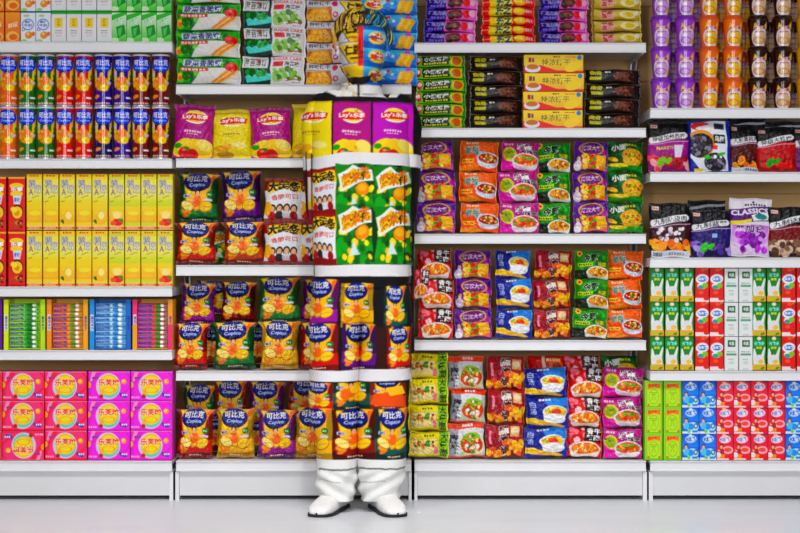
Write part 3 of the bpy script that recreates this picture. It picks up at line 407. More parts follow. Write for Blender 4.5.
for x0p, x1p, rails, lab in UNITS:
    x0, x1 = X(x0p), X(x1p); e = bpy.data.objects.new('shelving_unit', None); C.objects.link(e); e.location = ((x0 + x1) / 2, 0.2, 0)
    tag(e, lab, 'shelves', 'white shelving units of the aisle'); hw = (x1 - x0) / 2
    def part(name, b, m, p=e):
        o = b.build(name, m, p); return o
    b = MB()                                      # ribbed back panel in strips
    z = 0.12; zt = Z(-60)
    while z < zt:
        b.box(-hw + .004, hw - .004, 0.22, 0.232, z, min(z + .145, zt)); z += .15
    b.box(-hw + .004, hw - .004, 0.232, 0.24, 0.1, zt); part('back_panel', b, M_back)
    for sx in (-1, 1):
        b = MB(); b.box(sx * hw - (.0 if sx < 0 else .006), sx * hw + (.006 if sx < 0 else 0), 0.17, 0.24, 0, zt)
        for k in range(40): b.box(sx * hw - (.0 if sx < 0 else .0065), sx * hw + (.0065 if sx < 0 else 0), 0.165, 0.17, .12 + k * .05, .145 + k * .05)
        part('upright', b, M_white)
        b = MB(); b.box(sx * hw - .011, sx * hw + .011, -0.2 + .002, .2, 0, Z(471.5) - .002); part('foot', b, M_white)
    for yt, yb in rails:
        zt_, zb_ = Z(yt), Z(yb)
        b = MB(); b.box(-hw, hw, -.196, .22, zt_ - .012, zt_ - .002); b.box(-hw, -hw + .008, -.19, .2, zb_ + .004, zt_ - .012); b.box(hw - .008, hw, -.19, .2, zb_ + .004, zt_ - .012)
        s_ = part('shelf', b, M_white)
        b = MB(); prism(b, [(-.200, zb_ + .002), (-.2045, zb_ + .001), (-.206, zb_ + .004), (-.2035, zb_ + .0055), (-.2, zb_ + .0065), (-.2, zt_ - .006), (-.2035, zt_ - .0045), (-.206, zt_ - .002), (-.203, zt_), (-.196, zt_), (-.196, zb_ + .002)], -hw, hw)
        r = b.build('price_rail', M_white, s_)
    zt_, zb_ = Z(460.8), Z(471.4)
    b = MB(); b.box(-hw, hw, -.196, .22, zt_ - .012, zt_ - .002); d = part('base_deck', b, M_white)
    b = MB(); prism(b, [(-.200, zb_ + .002), (-.2045, zb_), (-.206, zb_ + .004), (-.2, zb_ + .0065), (-.2, zt_ - .006), (-.206, zt_ - .002), (-.203, zt_), (-.196, zt_), (-.196, zb_ + .002)], -hw, hw); b.build('price_rail', M_white, d)
    b = MB(); b.box(-hw + .012, hw - .012, -.19, -.186, Z(495.8), zb_ + .001); b.box(-hw + .012, hw - .012, -.186, -.17, Z(495.8), Z(495.8) + .004); part('kickplate', b, M_kick)
    b = MB(); b.box(-hw + .012, hw - .012, -.1, -.09, 0.001, Z(496)); part('gap_shade_board', b, M_dark)  # near-black board added to stand for the shade under the kickplate

# ------------------------------------------------------------------ packaging builders (origin: bottom centre, front towards -y)
def noise2(u, v, seed, n=9, f0=2, f1=9):
    r = np.random.RandomState(seed); o = 0
    for _ in range(n):
        f = r.uniform(f0, f1); a = r.uniform(0, 2 * PI); o = o + np.abs(np.sin(f * (u * math.cos(a) + v * math.sin(a)) * 1.6 + r.uniform(0, 6))) ** .6 * r.choice([-1, 1]) / (f ** .7)
    return o
def carton(name, a, d=0.06, side=None, top=None, m=None):
    c = ART[a]; col = c.out(); ny, nx = col.shape[:2]; w, h = c.w / S, c.h / S; g = .0006
    u, v = np.meshgrid(np.linspace(0, 1, nx), np.linspace(0, 1, ny)); e = .0012
    P = np.stack([(u - .5) * (w - 2 * g), np.full_like(u, -d / 2), (1 - v) * (h - g)], -1)
    edge = (u < 1e-6) | (u > 1 - 1e-6) | (v < 1e-6) | (v > 1 - 1e-6); P[..., 1][edge] += e
    b = MB(); b.grid(P, col, flip=True); x = w / 2 - g; z = h - g; sc = hx(side) if side else col[:, 0].mean(0); tc = hx(top) if top else col[1].mean(0)
    def q(V, cc): b.add(V, [(0, 1, 2, 3)], cc)
    f, k = -d / 2 + e, d / 2
    q([(-x, k, 0), (-x, f, 0), (-x, f, z), (-x, k, z)], sc); q([(x, f, 0), (x, k, 0), (x, k, z), (x, f, z)], sc); q([(-x, f, z), (x, f, z), (x, k, z), (-x, k, z)], tc); q([(-x, k, 0), (x, k, 0), (x, f, 0), (-x, f, 0)], tc); q([(x, k, 0), (-x, k, 0), (-x, k, z), (x, k, z)], sc)
    return b.build(name, m or M_card, link=False)
def bag(name, a, d=.05, seal='tb', wr=.004, seed=1, pinch=.05, m=None, back='#777777', sz=.07, ears=.0):
    c = ART[a]; col = c.out(); ny, nx = col.shape[:2]; w, h = c.w / S, c.h / S
    u, v = np.meshgrid(np.linspace(0, 1, nx), np.linspace(0, 1, ny)); U = 2 * u - 1; V = 2 * v - 1
    du = np.clip((1 - np.abs(U)), 0, 1); dv = np.clip((1 - np.abs(V)), 0, 1)
    s2 = sz * 2
    if seal == 'tb': dv2 = np.clip((dv - s2) / (1 - s2), 0, 1); du2 = du
    elif seal == 'lr': du2 = np.clip((du - s2) / (1 - s2), 0, 1); dv2 = dv
    else: du2, dv2 = du, dv
    T = (1 - (1 - du2) ** 2.6) ** .62 * (1 - (1 - dv2) ** 2.6) ** .62
    r = np.random.RandomState(seed); nz = noise2(u * w * 22, v * h * 22, seed)
    ph = r.uniform(0, 6, 4)
    if seal == 'tb': rip = np.exp(-dv2 / .22) * (np.sin(U * 15 + ph[0]) + .6 * np.sin(U * 27 + ph[1])); 
    elif seal == 'lr': rip = np.exp(-du2 / .22) * (np.sin(V * 13 + ph[0]) + .6 * np.sin(V * 23 + ph[1]))
    else: rip = 0 * U
    T3 = np.clip(T * 1.6, 0, 1)
    y = -(d / 2) * T + (wr * nz * T3 - wr * .8 * rip * np.clip(T3 + .15, 0, 1)) * 1.0
    x = U * (w / 2) * (1 - (pinch * (dv2 ** .6) if seal != 'lr' else 0) ) ; zz = (1 - v) * h
    if seal == 'lr': zz = h / 2 + (zz - h / 2) * (1 - pinch * du2 ** .6)
    x = x + .0018 * np.sin(v * 11 + ph[2]) + ears * np.sign(U) * np.clip(-V - .8, 0, 1) * 5 * (np.abs(U) ** 3) * .02; zz = zz + .0018 * np.sin(u * 9 + ph[3]) * (dv < 1.01)
    P = np.stack([x, y, zz], -1); k0 = int(round(sz * (ny - 1))); k1 = int(round(sz * (nx - 1)))
    b = MB()
    if seal == 'tb': sl = (slice(k0, ny - k0), slice(None)); seals = [(slice(0, k0 + 1), slice(None)), (slice(ny - k0 - 1, ny), slice(None))]
    elif seal == 'lr': sl = (slice(None), slice(k1, nx - k1)); seals = [(slice(None), slice(0, k1 + 1)), (slice(None), slice(nx - k1 - 1, nx))]
    else: sl = (slice(None), slice(None)); seals = []
    A = P[sl]; cA = col[sl]; b.grid(A, cA, flip=True)
    Bk = A.copy(); Bk[..., 1] = -Bk[..., 1] * .9 + .0002; edge = np.ones(A.shape[:2], bool); edge[1:-1, 1:-1] = False; Bk[..., 1][edge] = A[..., 1][edge]
    st = 4; ii = np.unique(np.r_[0:A.shape[0]:st, A.shape[0] - 1]); jj = np.unique(np.r_[0:A.shape[1]:st, A.shape[1] - 1]); Bc = Bk[np.ix_(ii, jj)]
    b.grid(Bc, hx(back), flip=False)
    root = b.build(name, m or M_film, link=False); kids = []
    for s_ in seals:
        G = P[s_].copy(); G[..., 1] = np.where(np.abs(G[..., 1]) > .0, G[..., 1], 0); n0 = G.shape[0] if seal == 'tb' else G.shape[1]
        rib = .0006 * np.sin(np.arange(n0) * 2.1); G[..., 1] += rib[:, None] if seal == 'tb' else rib[None, :]
        Gb = G.copy(); Gb[..., 1] += .0008; bb = MB(); bb.grid(G, col[s_], flip=True); bb.grid(Gb, hx(back), flip=False)
        kids.append(bb.build('seal', m or M_film, link=False))
    return root, kids
def tube(name, a, r=None, n_back=24):
    c = ART[a]; col = c.out(); ny, nx = col.shape[:2]; h = 52.6 / S; r = r or 8.8 / S
    A = 1.72; th = np.concatenate([np.linspace(-A / 1.0, A, nx), np.linspace(A, 2 * PI - A, n_back)[1:-1]])
    cc = np.concatenate([col, np.repeat(col[:, -1:], n_back - 2, 1)], 1); z = np.linspace(h - .004, .004, ny)
    P = np.stack([np.sin(th)[None] * r * np.ones((ny, 1)), -np.cos(th)[None] * r * np.ones((ny, 1)), z[:, None] * np.ones((1, len(th)))], -1)
    b = MB(); b.grid(P, cc, flip=True, wrap=True); root = b.build(name, M_tin, link=False)
    def ring(prof, nm, m, col_=(1, 1, 1)):
        t = np.linspace(0, 2 * PI, 33)[:-1]; R = np.array([p[0] for p in prof])[:, None]; Zz = np.array([p[1] for p in prof])[:, None]
        G = np.stack([R * np.cos(t), R * np.sin(t), Zz * np.ones((1, 32))], -1); bb = MB(); bb.grid(G, hx('#ffffff'), flip=False, wrap=True); return bb.build(nm, m, link=False)
    lid = ring([(r, h - .006), (r + .0012, h - .005), (r + .0014, h - .001), (r + .0004, h), (r - .003, h), (r - .004, h - .002), (0.0001, h - .002)], 'lid', M_lid)
    rim = ring([(0.0001, .003), (r - .003, .003), (r - .003, 0), (r + .0008, 0), (r + .001, .003), (r, .0045)], 'rim', M_rim)
    return root, [lid, rim]
def cup(name, a, lidc, body='#eeeeee'):
    c = ART[a]; col = c.out(); ny, nx = col.shape[:2]; h = c.h / S; H1 = 31.2 / S; r1, r0 = 10.2 / S, 7.7 / S
    A = 1.65; th = np.concatenate([np.linspace(-A, A, nx), np.linspace(A, 2 * PI - A, 20)[1:-1]]); cc = np.concatenate([col, np.repeat(col[:, -1:], 18, 1)], 1)
    t = np.linspace(1, 0, ny)[:, None]; r = r0 + (r1 - r0) * t; z = .001 + t * (h - .001)
    P = np.stack([np.sin(th)[None] * r, -np.cos(th)[None] * r, z * np.ones((1, len(th)))], -1)
    b = MB(); b.grid(P, cc, flip=True, wrap=True)
    t32 = np.linspace(0, 2 * PI, 33)[:-1]
    def ring(prof, nm, m):
        R = np.array([p[0] for p in prof])[:, None]; Zz = np.array([p[1] for p in prof])[:, None]
        G = np.stack([R * np.cos(t32), R * np.sin(t32), Zz * np.ones((1, 32))], -1); bb = MB(); bb.grid(G, hx(lidc), flip=False, wrap=True); return bb.build(nm, m, link=False)
    root = b.build(name, M_tin, link=False)
    lid = ring([(r1, h - .002), (r1 + .002, h - .001), (r1 + .002, h + .004), (r1 - .001, h + .005), (r1 - .002, H1 - .001), (r1 - .004, H1), (.0001, H1)], 'lid', M_tin)
    base = ring([(.0001, .002), (r0 - .003, .002), (r0 - .002, 0), (r0 + .0005, 0), (r0 + .0005, .003)], 'base_rim', M_tin)
    return root, [lid, base]

PROTO = {}
def proto(key, fn):
    if key not in PROTO:
        r = fn(); PROTO[key] = r if isinstance(r, tuple) else (r, [])
    return PROTO[key]
def place(key, fn, loc, rot, label, cat, group, scale=None):
    root, kids = proto(key, fn); r = root.copy(); C.objects.link(r); r.location = loc; r.rotation_euler = rot
    if scale: r.scale = scale
    tag(r, label, cat, group)
    for ch in kids: c = ch.copy(); C.objects.link(c); c.parent = r
    return r
R0 = random.Random(5)
ORD = ['first', 'second', 'third', 'fourth', 'fifth', 'sixth', 'seventh', 'eighth', 'ninth', 'tenth', 'eleventh', 'twelfth', 'thirteenth']
TIER = {1: ['only layer'], 2: ['lower layer', 'upper layer'], 3: ['bottom layer', 'middle layer', 'top layer'], 4: ['bottom layer', 'second layer up', 'third layer up', 'top layer'],
        5: ['bottom layer', 'second layer up', 'middle layer', 'fourth layer up', 'top layer'], 6: ['bottom layer', 'second layer up', 'third layer up', 'fourth layer up', 'fifth layer up', 'top layer']}

# ------------------------------------------------------------------ unit 1, far left
def rowcols(kind, name, cols, bases, desc, cat, group, Y, d, jit=0.0, n_tiers=None):
    """cols: list of (art, centre px); bases: z of every layer; desc: art -> words"""
    cnt = {}
    for a, x in cols: cnt[a] = cnt.get(a, 0) + 1
    seen = {}
    for a, x in cols:
        seen[a] = seen.get(a, 0) + 1; k = seen[a]; n = cnt[a]
        side = '' if n == 1 else (('left' if k == 1 else 'right') + ' one of the pair' if n == 2 else ORD[k - 1] + ' from left')
        for i, z in enumerate(bases):
            lab = desc[a] + ', ' + TIER[len(bases)][i] + ('' if not side else ', ' + side)
            place((name, a), kind(name, a, d), (X(x, Y) + R0.uniform(-1, 1) * jit, Y + d / 2, z), (0, 0, R0.uniform(-1, 1) * jit * 6), lab, cat, group)
Kc = lambda side=None, top=None: (lambda nm, a, d: (lambda: carton(nm, a, d, side, top)))
z1 = Z(41.6)
rowcols(Kc(), 'drink_carton', [('juice_orange', -3.5), ('juice_orange', 12.5), ('milk_cow', 28), ('milk_cow', 43.2), ('milk_yellow_square', 58.6), ('milk_yellow_square', 73.8), ('milk_yellow_square', 89), ('milk_yellow_square', 104.3), ('tea_green', 119), ('tea_green', 134), ('tea_green', 149), ('tea_green', 164)],
        [z1, z1 + 31.4 / S], {'juice_orange': 'orange juice carton on the top left shelf', 'milk_cow': 'white carton with blue ring and orange fruit', 'milk_yellow_square': 'white carton with yellow square on front', 'tea_green': 'pale green carton with dark green panel'}, 'carton', 'drink cartons on the top left shelf', .02, .05)
zc = Z(158.6); CANX = [9, 28, 46.4, 65.2, 84.2, 103.8, 122.6, 141.4, 161]
for i, x in enumerate(CANX):
    for t in (0, 1):
        a = ['can_orange', 'can_green', 'can_green', 'can_red', 'can_red', 'can_purple', 'can_purple', 'can_maroon', 'can_maroon'][i]
        if t == 0 and i == 5: a = 'can_navy'
        col_ = a.split('_')[1]; same = [j for j in (i - 1, i + 1) if 0 <= j < 9]
        side = {'orange': 'at the left end', 'navy': 'beside the purple one', 'purple': 'left one' if i == 5 else 'right one'}.get(col_, 'left one' if i in (1, 3, 7) else 'right one')
        if t == 0 and i == 6: side = 'beside the navy one'
        place(('crisp_tube', a), lambda a=a: tube('crisp_tube', a), (X(x, .06), .055, zc + t * 52.7 / S), (0, 0, R0.uniform(.0, .22)), f'{col_} crisp tube with blue oval, {TIER[2][t]}, {side}', 'crisp tube', 'crisp tubes in two layers')
zs = Z(286.6)
rowcols(Kc('#c01018', '#e9b92c'), 'crisp_box', [('crisps_red', -2.5), ('crisps_red', 16.5)], [zs, zs + 55.4 / S - .001], {'crisps_red': 'red crisp box with potato picture'}, 'box', 'red crisp boxes at the left end', .02, .055)
rowcols(Kc(), 'cracker_box', list(zip(['thin_yellow', 'thin_yellow', 'thin_lemon', 'thin_yellow', 'thin_lemon', 'thin_tomato', 'thin_lime', 'thin_lime', 'thin_tomato'], [34.2, 50.6, 67, 83.8, 99.8, 116.4, 132.6, 148.8, 165])),
        [zs, zs + 57 / S], {'thin_yellow': 'tall plain yellow cracker box', 'thin_lemon': 'tall yellow cracker box with lemon picture', 'thin_lime': 'tall plain lime cracker box', 'thin_tomato': 'tall lime cracker box with tomato picture'}, 'box', 'tall yellow and lime cracker boxes', .02, .05)
# gum displays with their sticks
zg = Z(350.2)
for k, (xa, xb, nm, ca, cb, words_) in enumerate([(-41, 1, 'gum_pink', '#7a2a9c', '#6a2290', 'purple edged'), (2.2, 44, 'gum_green', '#dff01c', '#c6e818', 'lime yellow'), (45.4, 87, 'gum_orange', '#f8a01c', '#f2b43a', 'orange'), (88.4, 130, 'gum_blue', '#2a9ae4', '#1272c8', 'blue'), (131.4, 172, 'gum_pink', '#f04a7c', '#f6a81c', 'pink and orange')]):
    w = (xb - xa) / S; e = bpy.data.objects.new('gum_display_box', None); C.objects.link(e); e.location = (X((xa + xb) / 2), .02, zg)
    tag(e, f'{words_} display box holding stacked gum sticks', 'display box', 'gum display boxes'); hh = 50.5 / S; sd = .017
    for sx in (-1, 1):
        b = MB(); xx = sx * (w / 2 - sd / 2 - .001)
        cv = Cv(4.6, 50, ca if sx < 0 else cb); cv.rect(.2, .3, .8, .62, '#e8e8f4' if sx < 0 else cb).text('益达木糖', .28, .32, .78, .62, '#1d2aa6', None, .04, vert=True)
        if k == 4: cv.grad(0, .5, 1, 1, ca if sx > 0 else '#f6a81c', '#f6b81c' if sx < 0 else '#f04a7c')
        cc = cv.out(); ny, nx = cc.shape[:2]; u, v = np.meshgrid(np.linspace(-.5, .5, nx), np.linspace(0, 1, ny))
        b.grid(np.stack([xx + u * sd, np.zeros_like(u), (1 - v) * hh], -1), cc, flip=True); c0 = hx(ca if sx < 0 else cb)
        b.box(xx - sd / 2, xx + sd / 2, .0005, .10, 0, hh, c0); b.build('side_panel', M_card, e)
    b = MB(); b.box(-w / 2 + sd, w / 2 - sd, .0, .10, 0, .003, hx(cb)); b.box(-w / 2 + sd, w / 2 - sd, .0, .003, .0, .006, hx(cb)); b.build('tray', M_card, e)
    b = MB(); b.box(-w / 2 + sd, w / 2 - sd, .097, .10, 0, hh, hx(cb)); b.build('back_panel', M_card, e)
    if k == 0: continue
    n = 10; r = random.Random(k)
    for i in range(n):
        def stick(nm=nm):
            c = ART[nm]; cc = c.out(); ny, nx = cc.shape[:2]; u, v = np.meshgrid(np.linspace(-1, 1, nx), np.linspace(-1, 1, ny)); b = MB(); ww, hh_ = c.w / S * .98, .0168
            prof = np.sqrt(np.clip(1 - v ** 2, 0, 1)) ; cap = np.clip((1 - np.abs(u)) * 14, 0, 1) ** .5
            b.grid(np.stack([u * ww / 2, -.004 - .0055 * prof * cap, hh_ / 2 - v * hh_ / 2], -1), cc, flip=True)
            b.grid(np.stack([u * ww / 2, .004 + .004 * prof * cap, hh_ / 2 - v * hh_ / 2], -1)[:, ::6], cc[:, ::6], flip=False)
            return b.build('gum_stick', M_film, link=False)
        pos = 'bottom stick' if i == 0 else 'top stick' if i == n - 1 else ORD[i] + ' stick up'
        fl = {'gum_green': 'green', 'gum_orange': 'orange', 'gum_blue': 'blue', 'gum_pink': 'pink and green'}[nm]
        place(('gum', nm), stick, (X((xa + xb) / 2) + r.uniform(-.001, .001), .036 + r.uniform(-.004, .004), zg + .0035 + i * .0172), (r.uniform(-.2, .2), r.uniform(-.012, .012), 0), f'{fl} gum stick lying in its display box, {pos}', 'gum', 'gum sticks in the display boxes')
zb = Z(460.8)
ART['ball_pink_flip'] = Cv(42, 29.5); ART['ball_pink_flip'].a = ART['ball_pink'].a[::-1, ::-1].copy()
nm_ = {0: 'first', 1: 'second', 2: 'third', 3: 'fourth'}
for k, x in enumerate([-19.5, 23.1, 65.8, 109, 151.4]):
    for t in range(3):
        a = 'ball_pink' if k < 3 else 'ball_magenta'
        if t == 0 and k == 1: a = 'ball_pink_flip'
        lab = ('yellow sided sweets box cut by the left edge' if k == 0 else f'{"coral pink" if k < 3 else "magenta"} sweets box with yellow ball' + (' printed upside down' if 'flip' in a else '')) + f', {TIER[3][t]}' + ('' if k == 0 else ', left column' if k in (1, 3) else ', right column')
        if 'flip' in a: lab = 'coral pink sweets box standing upside down, bottom layer, left column'
        place(('sweets_box', a, k == 0), lambda a=a, k=k: carton('sweets_box', a, .10, '#f6c81a' if k == 0 else None), (X(x, .02) + (R0.uniform(-.001, .001)), .07, zb + t * 29.7 / S), (0, 0, 0), lab, 'box', 'pink sweets boxes on the bottom left shelf')

# ------------------------------------------------------------------ bag placing
def put(key, a, xc, py, label, cat, group, Y=.03, d=.045, lean=.05, roll=0.0, w=None, h=None, seal='tb', wr=.004, seed=1, name=None, m=None, back='#555555', pinch=.05, yaw=0.0, zbase=None, sz=.07, ears=0.0):
    c = ART[a]; zl = abs(roll) * (w or c.w) / S / 2 + lean * d * .5 + .0004; sc = ((w or c.w) / c.w * (1 + Y / 6), 1, (h or c.h) / c.h * (1 + Y / 6))
    place((key, a, seed, d), lambda: bag(name or key, a, d, seal, wr, seed, pinch, m, back, sz, ears), (X(xc, Y), Y + d / 2, (zbase if zbase is not None else Z(py, 0)) + zl), (-lean, roll, yaw), label, cat, group, sc)
# ------------------------------------------------------------------ unit 2
G = 'long biscuit packs beside the cartons'
for a, x, d0, step, n, ph, lab in (('veg_biscuit', 207.5, .05, 27.3, 4, 27.3, 'green vegetable biscuit pack with carrot sticks'), ('seaweed_cake', 273.5, .05, 28.6, 4, 28.6, 'white and teal seaweed cake pack'), ('cracker_yellow', 336, .05, 21.3, 5, 21.3, 'white and yellow round cracker pack behind the man'), ('blue_biscuit', 388, .05, 17.7, 6, 17.7, 'sky blue cheese biscuit pack beside the head')):
    for i in range(n):
        put('biscuit_pack', a, x + R0.uniform(-.8, .8), 0, f'{lab}, {TIER[n][i]}', 'biscuit pack', G, Y=.02, d=.045, lean=0, roll=R0.uniform(-.015, .015), h=step * 1.02, seal='lr', wr=.0022, seed=1 + i % 2, pinch=.03, zbase=Z(84.6) + i * step / S, sz=.025)
G = 'crisp bags on the magenta and yellow shelf'
for a, x, h, rl, w, lab in (('lays_magenta', 191.5, 54, .05, 40, 'magenta crisp bag at the left end of its shelf'), ('lays_yellow', 231.5, 50, -.01, 41, 'yellow crisp bag standing between two magenta bags'), ('lays_magenta', 271.5, 51, -.05, 41, 'magenta crisp bag right of the upright yellow bag'), ('lays_yellow', 311, 54, .05, 42, 'yellow crisp bag partly hidden by the sleeve'), ('lays_magenta', 352, 53, .0, 40, 'magenta crisp bag hidden behind the chest'), ('lays_purple', 391, 53, .0, 40, 'purple crisp bag hidden behind the shoulder')):
    put('crisp_bag', a, x, 158.4, lab, 'crisp bag', G, Y=.03 + .014 * (int(x) // 40 % 2), d=.055, roll=rl, w=w, h=h, seed=2 + int(x) % 3, ears=.3, zbase=Z(158.4))
G = 'crisp bags with blue oval'
def crow(rows, shelf, base, words_):
    for ci_, (a, x, yt, yb, w, rl, Y, extra) in enumerate(rows):
        Y += .014 * (ci_ % 2); rl *= .6; w *= .95
        cn = a.split('_')[1]
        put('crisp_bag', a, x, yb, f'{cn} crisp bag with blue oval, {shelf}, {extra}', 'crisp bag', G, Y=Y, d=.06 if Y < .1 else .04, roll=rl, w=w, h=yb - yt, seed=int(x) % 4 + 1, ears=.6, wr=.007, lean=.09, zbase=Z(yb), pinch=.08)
crow([('crisp_red', 195, 223, 264.6, 42, .02, .03, 'lower row left end'), ('crisp_orange', 243, 222, 264.6, 43, .0, .03, 'lower row under the purple bag'),
      ('crisp_green', 197, 174, 223, 42, .05, .06, 'upper row left end'), ('crisp_purple', 241, 171, 222, 42, -.03, .05, 'upper row second')], 'upper bag shelf', 265, '')
for x, yt, yb, e_ in ((284, 178, 222, 'upper one'), (284, 221, 264.6, 'lower one'), (318, 178, 222, 'upper one behind the sleeve'), (318, 221, 264.6, 'lower one behind the sleeve')):
    put('snack_bag', 'snack_white', x, yb, f'white snack bag with red top and small faces, {e_}', 'snack bag', 'white and red snack bags', Y=.04, d=.05, roll=R0.uniform(-.03, .03), w=41, h=yb - yt, seed=3, zbase=Z(yb))
for x, yt, yb, e_ in ((356, 172, 218, 'upper left one'), (356, 219, 264.6, 'lower left one'), (394, 172, 218, 'upper right one'), (394, 219, 264.6, 'lower right one')):
    put('snack_bag', 'popcorn_green', x, yb, f'green popcorn bag behind the chest, {e_}', 'snack bag', 'green popcorn bags behind the man', Y=.04, d=.05, w=38, h=yb - yt, seed=2, zbase=Z(yb))
crow([('crisp_red', 190, 325, 370.6, 35, .03, .03, 'lower row left end'), ('crisp_green', 233.5, 324, 370.6, 44, .0, .03, 'lower row second'), ('crisp_yellow', 279, 323, 370.6, 40, .0, .03, 'lower row third'), ('crisp_red', 319, 324, 370.6, 42, .0, .03, 'lower row beside the man'), ('crisp_orange', 358, 325, 370.6, 38, 0, .03, 'lower row behind the man'), ('crisp_maroon', 396, 325, 370.6, 34, 0, .03, 'lower row right end'),
      ('crisp_violet', 196, 286, 327, 36, .08, .07, 'upper row left end'), ('crisp_maroon', 237, 284, 326, 37, .05, .07, 'upper row second'), ('crisp_green', 279, 279, 325, 44, -.02, .05, 'upper row third'), ('crisp_violet', 318, 282, 326, 38, .1, .06, 'upper row beside the man'), ('crisp_yellow', 357, 284, 326, 34, .0, .07, 'upper row behind the man'), ('crisp_teal', 394, 284, 326, 32, .0, .07, 'upper row right end')], 'middle bag shelf', 371, '')
crow([('crisp_red', 194, 412, 460.6, 38, .03, .03, 'front row left end'), ('crisp_yellow', 235, 412, 460.6, 40, -.01, .03, 'front row second'), ('crisp_violet', 276, 413, 460.6, 40, .02, .03, 'front row third'), ('crisp_yellow', 313, 410, 460.6, 40, -.0, .03, 'front row beside the leg'), ('crisp_maroon', 354, 412, 460.6, 38, 0, .03, 'front row behind the legs'), ('crisp_teal', 392, 412, 460.6, 36, 0, .03, 'front row right end')], 'bottom bag shelf', 460, '')
crow([('crisp_green', 198, 391, 436, 36, .06, .16, 'back row left end'), ('crisp_orange', 231, 386, 432, 36, -.04, .14, 'back row second'), ('crisp_violet', 265, 387, 433, 38, .06, .15, 'back row third'), ('crisp_red', 304, 384, 430, 40, .12, .14, 'back row beside the man'), ('crisp_teal', 350, 386, 432, 36, 0, .15, 'back row behind the legs'), ('crisp_orange', 388, 386, 432, 36, 0, .15, 'back row right end')], 'bottom bag shelf', 460, '')
# dim bags standing in the second row
for a, x, yt, yb, Y, e_ in (('popcorn_green', 219, 232, 264.6, .14, 'green bag standing back between red and orange bags'), ('crisp_orange', 213, 330, 370.6, .15, 'dim orange bag behind the gap, middle bag shelf left'), ('crisp_maroon', 258, 330, 370.6, .15, 'dim maroon bag behind the gap, middle bag shelf centre'), ('crisp_violet', 213, 284, 318, .14, 'dim violet bag behind the gap, middle bag shelf upper left'), ('crisp_maroon', 214, 420, 460.6, .12, 'dim maroon bag behind the gap, bottom bag shelf left'), ('crisp_green', 257, 422, 460.6, .12, 'dim green bag behind the gap, bottom bag shelf centre')):
    put('crisp_bag', a, x, yb, e_, 'crisp bag', 'second row of dim crisp bags', Y=Y + .035, d=.04, roll=.06, w=34, h=yb - yt, seed=2, ears=.6, wr=.006, zbase=Z(yb))

# ------------------------------------------------------------------ unit 3
def pile(a, x, base, n, step, lab, cat='cake pack', Y=.025, d=.06, group='small cake packs in piles', key='cake_pack', jx=1.5, box=False, w=None):
    r = random.Random(int(x))
    for i in range(n):
        lb = f'{lab}, {TIER[n][i]}'
        if box:
            c = ART[a]; place((key, a), lambda: carton(key, a, .07), (X(x, Y) + r.uniform(-1, 1) * jx / S, Y + .035, Z(base) + i * step / S), (0, 0, r.uniform(-.03, .03)), lb, cat, group)
        else: put(key, a, x + r.uniform(-1, 1) * jx, 0, lb, cat, group, Y=Y + r.uniform(0, .006), d=d, lean=0, roll=r.uniform(-.02, .02), h=step * 1.04, w=w, seal='lr', wr=.002, seed=1 + i % 2, pinch=.05, zbase=Z(base) + i * step / S, sz=.03)
pile('choco_pink', 451, 42.8, 5, 11.6, 'purple and pink chocolate cake pack, left pile')
pile('peanut_red', 509, 42.8, 6, 9.3, 'red and yellow biscuit pack', w=53)
pile('choco_pink', 564, 42.8, 5, 11.4, 'purple and pink chocolate cake pack, right pile', w=49)
pile('cream_roll', 618, 42.8, 5, 11.6, 'cream and gold egg roll pack')
for a, x, n, lab in (('choco_pink', 478, 4, 'dim purple cake pack set back between the piles'),):
    pass
pile('pancake_green', 441, 128, 6, 12.3, 'lime green snack pack with round biscuit', group='packs on the second shelf right of the man', w=50)
pile('cookie_dark', 496, 128, 5, 14.6, 'dark brown chocolate cookie pack, left pile', group='packs on the second shelf right of the man', w=54)
pile('butter_box', 553, 128, 4, 18.6, 'yellow and red butter biscuit box', cat='box', key='biscuit_box', group='packs on the second shelf right of the man', box=True)
pile('cookie_dark', 613, 128, 4, 14.9, 'dark brown chocolate cookie pack, right pile', group='packs on the second shelf right of the man', w=56)
def noodles(cols, base, tops, shelf):
    for ci_, (a, x0, x1, n, dsc) in enumerate(cols):
        hh = (base - tops) / n if n != 4 else 26.4
        r = random.Random(int(x0) + int(base)); h = hh
        for i in range(n):
            x = min((x0 + x1) / 2 + r.uniform(-1.3, 1.3), 644.2 - (x1 - x0) / 2); yb = base - i * h
            put('noodle_packet', a, x, yb, f'{dsc} noodle packet, {shelf}, {TIER[n][i]}', 'noodle packet', 'instant noodle packets', Y=.024 + .012 * i + .012 * (ci_ % 2) + r.uniform(0, .003), d=.05, lean=r.uniform(.06, .16), roll=r.uniform(-.055, .055), w=(x1 - x0) * r.uniform(.93, .98), h=h * r.uniform(.98, 1.01), seal='lr' if a != 'noodle_silver' else 'tb', wr=.0075, seed=1 + i, pinch=.05, zbase=Z(yb), sz=.035, name='noodle_packet')
noodles([('noodle_purple', 415, 456, 3, 'left purple'), ('noodle_orange', 459, 499, 3, 'orange'), ('noodle_magenta', 500, 540, 3, 'magenta'), ('noodle_green', 536, 573, 3, 'bright green'), ('noodle_purple', 573, 609, 3, 'right purple'), ('noodle_dark_green', 609, 646, 3, 'dark green')], 233.6, 141, 'upper noodle shelf')
noodles([('noodle_red_white', 418, 454, 3, 'red and white'), ('noodle_purple', 455, 493, 3, 'purple'), ('noodle_blue', 496, 533, 3, 'blue'), ('noodle_crimson', 534, 572, 3, 'crimson'), ('noodle_green', 573, 609, 3, 'bright green'), ('noodle_orange', 609, 646, 3, 'orange')], 340, 251, 'middle noodle shelf')
noodles([('noodle_yellow', 407, 449, 4, 'yellow'), ('noodle_silver', 448, 486, 3, 'white and orange'), ('noodle_crimson', 487, 526, 3, 'crimson')], 460.6, 358, 'bottom noodle shelf')
